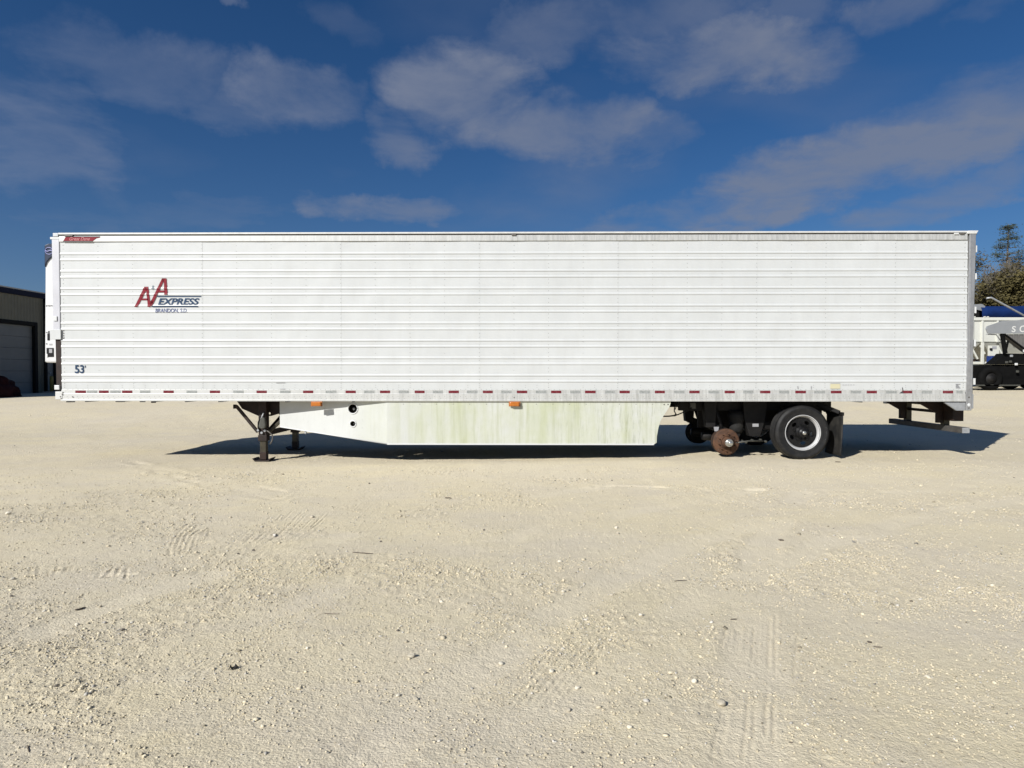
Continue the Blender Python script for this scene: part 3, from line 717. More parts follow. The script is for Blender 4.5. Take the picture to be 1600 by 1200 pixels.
# ------------------------------------------------------------------ refrigeration unit on the front wall
YR = .36
def TR(px, py): return T(px, py, YR)
ru = MB().prism([TR(69.8, 566.5), (x_front - .092, TR(86, 566.5)[1]), (x_front - .092, TR(86, 384)[1]), TR(78, 390), TR(73.5, 402), TR(70.6, 416)], YR, WID - YR).build('refrigeration_unit', 'reefer_white', trailer, .03)
Zr = lambda py: TR(78, py)[1]
MB().prism([TR(70.8, 417.5), TR(74, 410), TR(78, 405), TR(83, 401), (x_front - .10, TR(83, 399.5)[1]), (x_front - .10, TR(83, 380)[1]), TR(76.5, 381), TR(70.8, 383.5)][::-1], YR - .025, WID - YR + .025).build('unit_cap', 'navy', ru, .012, loc=(0,0,0))
mb = MB()                                    # oval badge outline with a wave, on the cap
c0 = TR(78.5, 392.5); rx_, rz_ = abs(TR(84.5, 392)[0] - TR(72.5, 392)[0]) / 2, abs(Zr(387) - Zr(397.6)) / 2
ring = [(c0[0] + rx_*math.cos(a), YR - .030, c0[1] + rz_*math.sin(a)) for a in np.linspace(0, 2*math.pi, 25)]
mb.tube(ring, .007, 6)
mb.tube([(c0[0] + rx_*t, YR - .030, c0[1] + rz_*.16*math.sin(t*4)) for t in np.linspace(-.95, .95, 9)], .010, 6)
mb.build('unit_emblem', 'decal_lilac', ru, loc=(0,0,0))
def ubox(name, pa, pb, m, y0, y1, bev=.004):
    (a, b), (c, d) = TR(*pa), TR(*pb)
    return MB().box(min(a, c), max(a, c), y0, y1, min(b, d), max(b, d)).build(name, m, ru, bev, loc=(0,0,0))
for k in range(5): ubox('unit_marking', (72.0 + k*2.5, 477.0), (73.8 + k*2.5, 479.0 - (k % 2)*.5), 'decal_dark', YR - .002, YR + .004, 0)
ubox('control_panel', (73.2, 543.5), (84, 557.5), 'disc', YR - .012, YR + .01)
ubox('control_screen', (77.5, 545.5), (82.5, 551.5), 'decal_grey', YR - .016, YR - .0125, .002)
ubox('panel_notch', (73.0, 553), (75.0, 558), 'reefer_white', YR - .014, YR + .01, .002)
ubox('unit_vent', (74, 521), (78, 532), 'disc', YR - .006, YR + .01)
ubox('unit_vent', (75.5, 517), (77.5, 521.5), 'disc', YR - .006, YR + .01)
ubox('unit_latch', (72, 519), (74.5, 520), 'decal_dark', YR - .006, YR + .01, .001)
ubox('unit_latch', (72, 536.5), (74, 538), 'decal_dark', YR - .006, YR + .01, .001)
ubox('unit_label', (77, 537), (82, 539.5), 'decal_grey', YR - .003, YR + .01, .001)
MB().box(T(85, 500)[0], T(90.5, 500)[0], -.028, -.0135, Z(501), Z(493.5)).build('hinge_block', 'white', trailer, .004)

# ------------------------------------------------------------------ side skirts
x600, x437 = X(605), T(437, 640, .27)[0]
def sk_y(x): return 0.0 if x > x600 else .27 * (x600 - x) / (x600 - x437)
def sp(px, py):
    y = .004
    for _ in range(6): x, z = T(px, py, y); y = .004 + sk_y(x)
    return x, z
def circle(px, py, r, n=18):
    x, z = sp(px, py); return [(x + r*math.cos(2*math.pi*k/n), z + r*math.sin(2*math.pi*k/n)) for k in range(n)]
z_sk = z_bot + .02
rear = [sp(605.0, 694.2), sp(1022, 694.2), sp(1026, 692), sp(1026.5, 682), sp(1029, 668), sp(1033, 656), sp(1040, 645), sp(1046, 636), sp(1048, 630)]
rear += [(rear[-1][0], z_sk), (rear[0][0], z_sk)]
skirt = MB().prism(rear, .004, .014).build('side_skirt', 'skirt', trailer, .002)
hx = [circle(551.3, 638.6, .080), circle(551.5, 662.2, .046)]
nose = [sp(437.3, 667), sp(605.0, 694.2)]; nose = nose + [(nose[1][0], z_sk), (nose[0][0], z_sk)]
MB().prism(nose, .004, .014, hx, sk_y).build('skirt_nose', 'skirt', skirt, loc=(0,0,0))
mb = MB()
for h, r in ((circle(551.3, 638.6, .080), .080), (circle(551.5, 662.2, .046), .046)):
    xc = sum(p[0] for p in h)/len(h); zc = sum(p[1] for p in h)/len(h)
    pts = [(xc + (r+.010)*math.cos(a), .004 + sk_y(xc + (r+.01)*math.cos(a)) - .002, zc + (r+.010)*math.sin(a)) for a in np.linspace(0, 2*math.pi, 25)]
    mb.tube(pts, .011, 6)
mb.build('port_ring', 'white', skirt, loc=(0,0,0))
# hardware behind the two ports, with a wide back disc added to block sun
for (px, py, r) in ((551.3, 638.6, .07), (551.5, 662.2, .04)):
    x, z = sp(px, py); y = .10 + sk_y(x)
    mb = MB(); mb.lathe([(0, 0), (r*.55, 0), (r*.6, .05), (r*3.2, .06), (r*3.2, .3), (0, .3)], (x, y, z), 20); mb.build('port_valve_block', 'black', skirt, loc=(0,0,0))
    MB().cyl((x, y - .03, z - r*.1), (x, y + .02, z), r*.3, n=10).build('valve_cap', 'galv', skirt, loc=(0,0,0))
mb = MB(); mb.box(rear[0][0], sp(1022,694)[0], -.006, .018, Z(695.2), Z(693.0)); mb.build('skirt_hem', 'white', skirt, .003, loc=(0,0,0))
mb = MB()
a = nose[0]; b = (x600 - .006, Z(694.0))
def hem(p, d): return (p[0], .004 + sk_y(p[0]) + d, p[1])
mb.tube([hem(a, 0), hem(((a[0]+b[0])/2, (a[1]+b[1])/2), 0), hem(b, 0)], .009, 6); mb.build('skirt_hem', 'white', skirt, loc=(0,0,0))
mb = MB()
for px in range(630, 1045, 26):
    dome(mb, X(px), .0035, Z(631.5), .008, .005)
for px in (1038, 1044): dome(mb, X(px), .0035, Z(632), .014, .006)
o = mb.build('skirt_screws', 'bolt', skirt, loc=(0,0,0)); o['kind'] = 'stuff'
fs_ = MB().prism([(p[0], p[1]) for p in rear], WID - .014, WID - .004).build('far_side_skirt', 'skirt', trailer)
MB().prism([(p[0], p[1]) for p in nose], WID - .014, WID - .004, (), lambda x: -sk_y(x)).build('skirt_nose', 'skirt', fs_, loc=(0,0,0))
for px in (470, 560, 650, 740, 830, 920, 1010):      # struts that hold the skirts
    x = X(px); y = .02 + sk_y(x)
    MB().bar((x, y + .01, Z(680)), (x, y + .45, z_bot + .02), .03).build('skirt_strut', 'galv', trailer)

# ------------------------------------------------------------------ landing gear
YL, YF = .35, 2.03
def landing_leg(yc, near):
    xl = T(412.5, 690, YL)[0]; w = .072
    zt = z_bot + .02; zs = T(412, 688, YL)[1]
    zg = gh(*( (trailer_world(xl, yc)) ))
    leg = MB().box(xl - w, xl + w, yc - w, yc + w, zs, zt).build('landing_leg', 'brown', trailer, .008)
    P = (0,0,0)
    MB().box(xl - w - .008, xl + w + .008, yc - w - .008, yc + w + .008, zs - .005, zs + .10).build('leg_collar', 'brown', leg, .006, loc=P)
    MB().box(xl - .055, xl + .055, yc - .055, yc + .055, zg + .03, zs + .02).build('inner_tube', 'greasy', leg, .006, loc=P)
    MB().box(xl - .06, xl + .06, yc - .06, yc + .06, zg + .03, zg + .17).build('foot_socket', 'brown', leg, .006, loc=P)
    f = [(xl - .17, zg + .055), (xl - .12, zg + .0), (xl + .12, zg + .0), (xl + .17, zg + .055), (xl + .155, zg + .062), (xl + .11, zg + .022), (xl - .11, zg + .022), (xl - .155, zg + .062)]
    MB().prism(f, yc - .13, yc + .13).build('foot', 'brown', leg, .003, loc=P)
    x0, z0 = T(369, 634, YL); x1, z1 = T(403, 675, YL)
    MB().bar((x0, yc, z0), (x1, yc, z1), .05, .05).build('brace', 'brown', leg, .004, loc=P)
    x0, z0 = T(420, 675, YL); x1, z1 = T(452, 645, YL)
    MB().bar((x0, yc + .02, z0), (x1, yc + .02, z1), .045, .05).build('brace', 'greasy' if near else 'brown', leg, .004, loc=P)
    # side plate under the floor with two lightening holes
    q = [(367, 627), (375, 639), (401, 650.5), (421, 650.5), (446, 643), (446, 627)]
    pl = [T(px, py, YL) for px, py in q]
    def hole(px, py, r): x, z = T(px, py, YL); return [(x + r*math.cos(2*math.pi*k/10), z + r*math.sin(2*math.pi*k/10)) for k in range(10)]
    MB().prism(pl, yc + .085, yc + .10, [hole(402.3, 646.4, .021), hole(418.3, 646.4, .021)]).build('mounting_plate', 'brown', leg, loc=P)
    return leg, xl, zg
def trailer_world(x, y):
    c, s = math.cos(TR_ROT), math.sin(TR_ROT); dx, dy = x - TR_C.x, y - TR_C.y
    return (TR_C.x + c*dx - s*dy, TR_C.y + s*dx + c*dy)
leg_n, xl, zg_n = landing_leg(YL, True)
leg_f, _, _ = landing_leg(YF, False)
P0 = (0,0,0)
def TL(px, py, y=YL - .1): x, z = T(px, py, y); return (x, y, z)
# gearbox, crank, hose and bolts on the near leg
a = TL(405.5, 668); b = TL(417, 653)
MB().prism([(a[0], a[2] + .02), (a[0] + .03, a[2] - .015), (b[0] - .02, a[2] - .015), (b[0], a[2] + .03), (b[0] - .01, b[2] - .01), (b[0] - .04, b[2] + .02), (a[0] + .04, b[2])], YL - .165, YL - .078).build('gear_box', 'gear', leg_n, .018, loc=P0)
MB().tube([TL(407, 651), TL(403.5, 660), TL(403.2, 668), TL(406, 674)], .012, 8).build('hose', 'black', leg_n, loc=P0)
MB().tube([TL(412, 645), TL(409.5, 651), TL(407.5, 655)], .013, 8).build('vent_tube', 'galv', leg_n, loc=P0)
for px, py in ((404, 672), (414.5, 672.5), (409.5, 676)):
    p = TL(px, py, YL - .08); MB().cyl(p, (p[0], p[1] - .03, p[2]), .022, n=8).build('bolt_head', 'galv', leg_n, loc=P0)
MB().tube([TL(416, 672), TL(421, 675.5), TL(425, 679), TL(426.2, 684), TL(424.5, 690), TL(422, 694)], .012, 8).build('crank_handle', 'bolt', leg_n, loc=P0)
MB().box(*[T(364.8, 634, YL)[0], T(369, 634, YL)[0]], YL - .02, YL + .03, T(366, 638.5, YL)[1], T(366, 632, YL)[1]).build('crank_hook', 'black', leg_n, .004, loc=P0)
# cross bracing between the legs
zc = T(417, 677, YL)[1]
MB().bar((xl + .04, YL + .07, zc), (xl + .04, YF - .07, zc), .06, .09).build('cross_shaft', 'brown', trailer, .004)
MB().bar((xl, YL + .07, z_bot - .02), (xl, YF - .08, zc + .06), .05, .06).build('cross_brace', 'brown', trailer, .004)
MB().bar((xl + .05, YL + .075, zc + .03), (xl + .05, YF - .08, z_bot - .05), .05, .06).build('cross_brace', 'brown', trailer, .004)
MB().box(T(372, 630, YL)[0], T(446, 630, YL)[0], .47, 2.1, z_bot - .10, z_bot - .025).build('leg_bolster', 'brown', trailer)
# upper coupler plate and king pin
MB().box(x_front + .25, x_front + 1.6, .5, WID - .5, z_bot + .0, z_bot + .06).build('coupler_plate', 'black', trailer)
MB().cyl((x_front + .9, 1.3, z_bot - .09), (x_front + .9, 1.3, z_bot + .05), .045).build('king_pin', 'black', trailer)

# ------------------------------------------------------------------ running gear
zA1 = T(1140, 691.5, .2)[1]; xA1 = T(1138, 690, .2)[0]           # axle with no wheels, hanging low
xA2, zA2 = T(1254.5, 675, .02)
TYR = .478
zgw = gh(*trailer_world(xA2, .15)); zA2 = zgw + TYR - .004
for y in (.62, 1.86):
    MB().box(X(1062, .6), X(1300, .6), y, y + .12, z_bot - .20, z_bot - .02).build('slider_rail', 'black', trailer, .006)
for px in (1075, 1130, 1178, 1230, 1290):
    x = T(px, 640, .7)[0]; MB().box(x - .05, x + .05, .75, 1.85, z_bot - .16, z_bot - .03).build('slider_cross_member', 'black', trailer, .005)
def hanger(px, y):
    x = T(px, 670, .45)[0]
    pl = [(x - .22, z_bot - .02), (x + .22, z_bot - .02), (x + .19, z_bot - .35), (x + .10, z_bot - .66), (x - .10, z_bot - .66), (x - .19, z_bot - .35)]
    MB().prism(pl[::-1], y, y + .20).build('hanger_bracket', 'black', trailer, .01)
    return x
for y in (.46, 1.94):
    xh1 = hanger(1180, y); xh0 = T(1100, 650, .5)[0]
    x = T(1109, 650, .5)[0]
    MB().prism([(x - .12, z_bot - .02), (x + .12, z_bot - .02), (x + .09, z_bot - .5), (x - .07, z_bot - .5)][::-1], y, y + .18).build('hanger_bracket', 'black', trailer, .01)
for (xa_, za_, xs_) in ((xA1, zA1, T(1109, 650, .5)[0]), (xA2, zA2, xh1)):
    for y in (.50, 1.96):
        MB().bar((xs_, y + .07, z_bot - .45), (xa_ + .30, y + .07, za_ + .06), .11, .14).build('trailing_arm', 'black', trailer, .01)
        mb = MB(); zb = za_ + .14; zt = z_bot - .20; h = zt - zb
        mb.lathe([(0, 0), (.10, 0), (.125, h*.12), (.14, h*.3), (.125, h*.46), (.15, h*.62), (.155, h*.8), (.12, h), (0, h)], (xa_ + .27, y + .10, zb), 20, 'z'); mb.build('air_spring', 'rubber', trailer)
        MB().cyl((xa_ + .03, y + .02, za_ + .08), (xa_ - .16, y + .02, z_bot - .1), .035).build('shock_absorber', 'black', trailer)
    MB().cyl((xa_, .33, za_), (xa_, WID - .33, za_), .065, n=16).build('axle_tube', 'black', trailer)
    for y in (.82, 1.6):
        mb = MB(); mb.lathe([(0, 0), (.07, 0), (.085, .03), (.085, .10), (.092, .12), (.085, .15), (.085, .23), (.06, .26), (0, .26)], (xa_ - .30, y, za_ + .06), 18, 'x'); mb.build('brake_chamber', 'black', trailer)
mb = MB(); p = T(1181, 664.5, .44); mb.box(p[0] - .055, p[0] + .055, .452, .458, p[1] - .028, p[1] + .028); mb.build('hanger_tag', 'decal_grey', trailer)
# line of bolt heads and levelling links low on the bracket
for px, py in ((1160, 689), (1166, 691.5), (1176, 688), (1189, 687.5), (1197, 690)):
    p = T(px, py, .40); MB().cyl((p[0], .40, p[1]), (p[0], .47, p[1]), .020, n=8).build('bracket_bolt', 'gear', trailer)
MB().tube([(T(1150, 692, .3)[0], .3, T(1150, 692, .3)[1]), (T(1170, 689, .35)[0], .35, T(1170, 689, .35)[1]), (T(1192, 689, .38)[0], .38, T(1192, 689, .38)[1])], .014, 8).build('brake_rod', 'gear', trailer)
MB().cyl((T(1205, 650, 1.0)[0] - .5, 1.3, z_bot - .34), (T(1205, 650, 1.0)[0] + .5, 1.3, z_bot - .34), .15, n=20).build('air_tank', 'black', trailer)
MB().box(T(1094, 640, .9)[0], T(1290, 640, .9)[0], 1.05, 1.10, z_bot - .55, z_bot - .1).build('dock_plate', 'black', trailer)
p = T(1118, 670, .5); MB().prism([(p[0] - .045, p[1] + .04), (p[0] + .045, p[1] + .04), (p[0] + .03, p[1] - .04), (p[0] - .03, p[1] - .04)][::-1], .44, .47).build('dust_shield_tab', 'decal_grey', trailer)
# bare drum and hub, near and far
def bare_drum(side):
    s = 1 if side == 'near' else -1; y0 = .30 if side == 'near' else WID - .30
    mb = MB(); prof_ = [(.11, -.055), (.115, -.012), (.20, -.006), (.222, .0), (.24, .014), (.24, .03), (.228, .035), (.226, .20), (.21, .21), (.0, .21)]
    mb.lathe([(r, s*h) for r, h in prof_], (xA1, y0, zA1), 40); rm_ = 'rust' if side == 'near' else 'black'; d = mb.build('brake_drum', rm_, trailer)  # far drum and hub coloured black for the shade they hang in
    mb = MB(); mb.lathe([(r, s*h) for r, h in [(.122, -.004), (.118, -.03), (.10, -.045), (.085, -.06), (.082, -.12), (.07, -.13), (.0, -.13)]], (xA1, y0, zA1), 28); mb.build('hub', rm_, d, loc=P0)
    mb = MB(); mb.lathe([(r, s*h) for r, h in [(.070, -.128), (.070, -.165), (.060, -.175), (.052, -.168), (.040, -.168), (.040, -.23), (.032, -.238), (.0, -.238)]], (xA1, y0, zA1), 20); mb.build('spindle_end', 'chrome', d, loc=P0)
    for k in range(10):
        a = 2*math.pi*(k + .3)/10; x, z = xA1 + .155*math.cos(a), zA1 + .155*math.sin(a)
        MB().cyl((x, y0, z), (x, y0 - s*.055, z), .011, n=8).build('wheel_stud', 'rust', d, loc=P0)
    for k in range(5):
        a = 2*math.pi*(k + .1)/5; x, z = xA1 + .195*math.cos(a), zA1 + .195*math.sin(a)
        MB().cyl((x, y0 - s*.0045, z), (x, y0 - s*.0055, z), .014, n=8).build('drum_hole', 'bolt', d, loc=P0)
bare_drum('near'); bare_drum('far')
# wheels on the rear axle
def tyre(yc, w=.33):
    h = w/2; mb = MB(); pr = [(.290, -h + .045), (.300, -h + .012), (.325, -h + .002), (.36, -h - .006), (.372, -h - .004), (.378, -h - .008), (.42, -h - .002), (.428, -h - .006), (.45, -h + .012), (.466, -h + .026), (TYR, -h + .040)]
    n = 5; ww = 2*(h - .045)
    for k in range(n):
        a = -h + .045 + ww*k/n; b = -h + .045 + ww*(k+1)/n
        pr += [(TYR, a + .006), (TYR, b - .007)]
        if k < n - 1: pr += [(TYR - .012, b - .006), (TYR - .012, b + .005)]
    pr += [(r, -y) for r, y in pr[10::-1]]
    mb.lathe(pr, (xA2, yc, zA2), 72)
    for i, v in enumerate(mb.v):                      # the loaded tyre flattens where it stands
        zz = v[2] - (zA2 - TYR + .012)
        if zz < 0: mb.v[i] = (v[0]*1.0, v[1], v[2] - zz*.75)
    return mb.build('tyre', 'tyre', trailer)
def wheel(y_out, s, outer=True):
    """y_out: plane of the outer flange; s=+1 near side (axis runs inward)"""
    t = tyre(y_out + s*.160)
    mb = MB(); mb.lathe([(r, s*h) for r, h in [(.300, .006), (.312, .000), (.316, .008), (.303, .016), (.290, .022), (.284, .05), (.262, .09), (.258, .22), (.285, .28), (.300, .32)]], (xA2, y_out, zA2), 64)
    o = mb.build('wheel_rim', 'rim', trailer)
    sm = o.modifiers.new('solid', 'SOLIDIFY'); sm.thickness = .006; sm.offset = 0
    yd = y_out + s*(.055 if outer else .02)
    outl = [(xA2 + .261*math.cos(2*math.pi*k/40), zA2 + .261*math.sin(2*math.pi*k/40)) for k in range(40)]
    holes = []
    for k in range(5):
        a = 2*math.pi*k/5 + math.radians(62); cx, cz = xA2 + .190*math.cos(a), zA2 + .190*math.sin(a)
        t1 = Vector((-math.sin(a), math.cos(a))); r1 = Vector((math.cos(a), math.sin(a)))
        holes.append([(cx + (t1*.048*math.cos(q) + r1*.032*math.sin(q)).x, cz + (t1*.048*math.cos(q) + r1*.032*math.sin(q)).y) for q in np.linspace(0, 2*math.pi, 12, endpoint=False)])
    d = MB().prism(outl, min(yd, yd + s*.012), max(yd, yd + s*.012), holes).build('wheel_disc', 'disc', o, loc=P0)
    if outer:
        mb = MB(); mb.lathe([(r, s*h) for r, h in [(.118, .0), (.112, -.02), (.088, -.03), (.080, -.075), (.070, -.085), (.050, -.088), (.048, -.105), (.036, -.112), (.0, -.112)]], (xA2, yd, zA2), 28); mb.build('hub', 'disc', o, loc=P0)
        mb = MB(); mb.lathe([(r, s*h) for r, h in [(.034, -.110), (.032, -.122), (.018, -.128), (0, -.128)]], (xA2, yd, zA2), 16); mb.build('hub_cap', 'chrome', o, loc=P0)
        for k in range(10):
            a = 2*math.pi*(k + .5)/10; x, z = xA2 + .142*math.cos(a), zA2 + .142*math.sin(a)
            MB().cyl((x, yd - s*.001, z), (x, yd - s*.032, z), .017, n=6, smooth=False).build('lug_nut', 'disc', o, loc=P0)
    return t
t_near = wheel(.015, 1); wheel(WID - .015, -1)
# worn white sidewall markings, a short arc
mb = MB()
for k, (a, l) in enumerate(((14, 5), (8, 4), (3, 9), (-9, 5), (-15, 4), (-22, 3))):
    for r0 in ((.395,) if k % 2 else (.388, .402)):
        a0, a1 = R(a), R(a - l*.6); c_ = [(xA2 + r*math.cos(t), .006, zA2 + r*math.sin(t)) for t, r in ((a0, r0), (a1, r0), (a1, r0 + .005), (a0, r0 + .005))]
        mb.add(c_ + [(x, .012, z) for x, _, z in c_], [(0,1,2,3),(0,1,5,4),(1,2,6,5),(2,3,7,6),(3,0,4,7)])
mb.build('sidewall_marking', 'decal_grey', t_near, loc=P0)
# mud flaps and brackets
for s in (0, 1):
    yf = (lambda y: y) if s == 0 else (lambda y: WID - y)
    xm = T(1317, 680, .03)[0]; zb = T(1317, 713, .03)[1]; zt = T(1317, 647, .03)[1]
    m_ = MB(); ny = 8; nz_ = 8; vs_ = []
    for j in range(nz_ + 1):
        for i in range(ny + 1):
            t = j / nz_; y = .02 + .60*i/ny
            vs_.append((xm + .012*math.sin(i*.9)*t - .035*t*t, yf(y), zt + (zb - zt)*t))
    m_.add(vs_, [(j*(ny+1)+i, j*(ny+1)+i+1, (j+1)*(ny+1)+i+1, (j+1)*(ny+1)+i) for j in range(nz_) for i in range(ny)], True)
    fl = m_.build('mud_flap', 'rubber', trailer); sd = fl.modifiers.new('solid', 'SOLIDIFY'); sd.thickness = .012
    MB().box(xm - .02, xm + .016, min(yf(.02), yf(.64)), max(yf(.02), yf(.64)), zt - .03, zt + .03).build('flap_bar', 'black', trailer, .004)
    x0, z0 = T(1288, 634, .3); x1, z1 = T(1315, 645.5, .05)
    y0_, y1_ = yf(.62), yf(.66)
    MB().bar((x0, yf(.64), z0), (x1, yf(.64), z1), .04, .05).build('flap_bracket', 'black', trailer, .004)
    MB().bar((x0 - .1, yf(.35), z_bot - .05), (x1 - .01, yf(.10), z1 + .01), .05, .06).build('flap_bracket', 'black', trailer, .004)
# pin release rods in front of the slider
def TB(px, py, y=.45): x, z = T(px, py, y); return (x, y, z)
MB().tube([TB(1033, 650.5), TB(1045, 650.3), TB(1053, 649.4), TB(1057, 647)], .013, 8).build('pull_handle', 'black', trailer)
MB().tube([TB(1053, 650), TB(1060, 647.5), TB(1072, 642.5), TB(1081, 637)], .011, 8).build('release_rod', 'black', trailer)
MB().tube([TB(1058, 630), TB(1054, 636), TB(1053.5, 642), TB(1056, 647), TB(1055, 650)], .010, 8).build('air_hose', 'black', trailer)
MB().tube([TB(1062, 631), TB(1057, 634), TB(1055, 640)], .008, 8).build('air_hose', 'black', trailer)
MB().box(T(1078, 636, .5)[0], T(1086.5, 636, .5)[0], .48, .52, T(1080, 638.5, .5)[1], z_bot - .05).build('rod_guide', 'gear', trailer)
p = T(1111, 634.5, .5); MB().box(p[0] - .035, p[0] + .035, .47, .49, p[1] - .01, p[1] + .01).build('rod_guide', 'galv', trailer)
# rear underride guard
xg = T(1503, 672, .06)[0]; xg2 = T(1515, 672, .06)[0]
zg0, zg1 = T(1509, 677, .06)[1], T(1509, 668, .06)[1]
guard = MB().box(xg, xg2, .06, 2.34, zg0, zg1).build('underride_guard', mat('dark_galvanised_guard', (.085,.08,.075), .55, .2, var=.2, vscale=6, dirt=(.04,.03,.025), dirt_amt=.6, dirt_scale=4), trailer, .008)
MB().box(xg + .004, xg2 - .004, .054, .0595, zg0 + .004, zg1 - .004).build('guard_lit_end', 'galv', guard, loc=(0,0,0))  # paler plate added so the bar's end face reads as sunlit
for y in (.56, 1.72):
    MB().box(xg + .01, xg2 - .02, y, y + .11, zg1 - .002, z_bot + .02).build('guard_post', 'greasy', guard, .005, loc=P0)
    pl = [(xg - .50, z_bot - .012), (xg + .012, z_bot - .012), (xg + .012, z_bot - .42), (xg - .10, z_bot - .42), (xg - .10, z_bot - .24)]
    MB().prism(pl, y + .02, y + .09).build('guard_gusset', 'brown', guard, .003, loc=P0)
MB().box(xg + .02, xg2 - .03, .67, 1.72, z_bot - .25, z_bot - .20).build('guard_tie', 'brown', guard, .004, loc=P0)

# ------------------------------------------------------------------ left: steel workshop building
MT['wall'] = mat('olive_grey_cladding', (.150,.142,.105), .6, .1, var=.08, vscale=1.5, dirt=(.09,.085,.065), dirt_amt=.5, dirt_scale=.8)
MT['trim_navy'] = mat('navy_roof_trim', (.012,.015,.032), .7, spec=.1, var=.1)
MT['trim_dark'] = mat('dark_door_trim', (.010,.010,.010), .7, spec=.1, var=.15)
MT['door_grey'] = mat('grey_blue_door', (.135,.140,.138), .5, .1, var=.06, vscale=1.2, dirt=(.10,.103,.10), dirt_amt=.5, dirt_scale=1.5)
MT['roof_metal'] = mat('grey_roof', (.30,.31,.33), .5, .3, var=.08)
DB = 32.0
XB = W(30, 600, DB).x
bz = gz(XB, DB - CAM_D) - .03
hB = W(30, 451.5, DB).z - bz
bld = thing('workshop_building', 'dark olive metal-clad workshop building with navy roof trim beyond the trailer front', 'building', (XB, DB - CAM_D, bz))
Y0, Y1, XW = -9.0, 14.0, -13.0
def wy(px):                                 # column px on the wall plane -> local y
    d = ray(px, 600); return (XB / d.x) * d.y - DB
dy0, dy1 = wy(-62), wy(54.5); dz1 = W(30, 506.5, DB).z - bz
ey0, ey1 = wy(72.5), wy(85.5); ez1 = 2.15
def wallseg(ya, yb, za, zb):
    mb = MB(); p = .20; n = max(1, int((yb - ya)/p)); st = (yb - ya)/n; pts = []
    for k in range(n):
        a = ya + k*st; pts += [(a, 0), (a + st*.62, 0), (a + st*.70, .018), (a + st*.92, .018)]
    pts.append((yb, 0))
    vs_ = [(x, y, za) for y, x in pts] + [(x, y, zb) for y, x in pts]; m = len(pts)
    mb.add(vs_, [(i, i+1, i+1+m, i+m) for i in range(m-1)])
    return mb.build('wall_cladding', 'wall', bld, recalc=False)
for (ya, yb, za, zb) in ((Y0, dy0, 0, hB), (dy0, dy1, dz1, hB), (dy1, ey0, 0, hB), (ey0, ey1, ez1, hB), (ey1, Y1, 0, hB)): wallseg(ya, yb, za, zb)
mb = MB(); mb.box(XW, -.20, Y0, Y0 + .15, 0, hB); mb.box(XW, -.20, Y1 - .15, Y1, 0, hB); mb.box(XW, XW + .15, Y0 + .16, Y1 - .16, 0, hB); mb.build('outer_walls', 'wall', bld)
mb = MB(); mb.box(-.26, -.2, Y0 + .16, Y1 - .16, 0, hB - .02); mb.build('inner_lining', 'trim_dark', bld)
MB().box(-.1, .10, Y0 - .1, Y1 + .1, hB - .30, hB).build('roof_trim', 'trim_navy', bld, .01)
rf = MB(); rf.add([(.12, Y0 - .12, hB + .02), (.12, Y1 + .12, hB + .02), (XW/2, Y1 + .12, hB + 1.0), (XW/2, Y0 - .12, hB + 1.0), (XW - .12, Y1 + .12, hB + .02), (XW - .12, Y0 - .12, hB + .02)], [(0,1,2,3), (3,2,4,5)])
o = rf.build('roof', 'roof_metal', bld); sd = o.modifiers.new('solid', 'SOLIDIFY'); sd.thickness = .06
gb = MB(); gb.add([(0, Y0 + .02, hB), (XW, Y0 + .02, hB), (XW/2, Y0 + .02, hB + .97), (0, Y1 - .02, hB), (XW, Y1 - .02, hB), (XW/2, Y1 - .02, hB + .97)], [(0,1,2), (3,5,4)]); gb.build('gable', 'wall', bld)
ns = 6
for k in range(ns):                            # sectional door
    a = .02 + (dz1 - .04)*k/ns; b = .02 + (dz1 - .04)*(k+1)/ns - .008
    MB().box(-.16, -.10, dy0 + .02, dy1 - .02, a, b).build('door_section', 'door_grey', bld, .005)
w = .17
MB().box(-.08, .06, dy1 - .02, dy1 + w, 0, dz1 + w).build('door_frame', 'trim_dark', bld, .005)
MB().box(-.08, .06, dy0 - w, dy1 - .03, dz1 - .02, dz1 + w).build('door_frame', 'trim_dark', bld, .005)
MB().box(-.08, .06, dy0 - w, dy0 + .02, 0, dz1 - .03).build('door_frame', 'trim_dark', bld, .005)
d = MB().box(-.10, -.03, ey0 + .05, ey1 - .05, .12, ez1 - .05).build('walk_door', 'door_grey', bld, .008)
MB().cyl((-.03, ey0 + .25, 1.05), (.06, ey0 + .25, 1.05), .03).build('door_knob', 'galv', d, loc=P0)
mb = MB(); mb.box(-.06, .05, ey0 - .06, ey0 + .04, 0, ez1 + .05); mb.box(-.06, .05, ey1 - .04, ey1 + .06, 0, ez1 + .05); mb.box(-.06, .049, ey0 + .041, ey1 - .041, ez1 - .04, ez1 + .05); mb.build('walk_door_frame', 'trim_dark', bld)
MB().box(-.05, .7, ey0 - .3, ey1 + .3, -.05, .10).build('doorstep', mat('concrete', (.30,.28,.25), .9, var=.1), bld, .01)
MB().cyl((.10, wy(67.5), .1), (.10, wy(67.5), hB - .3), .05, n=10).build('downspout', 'trim_dark', bld)
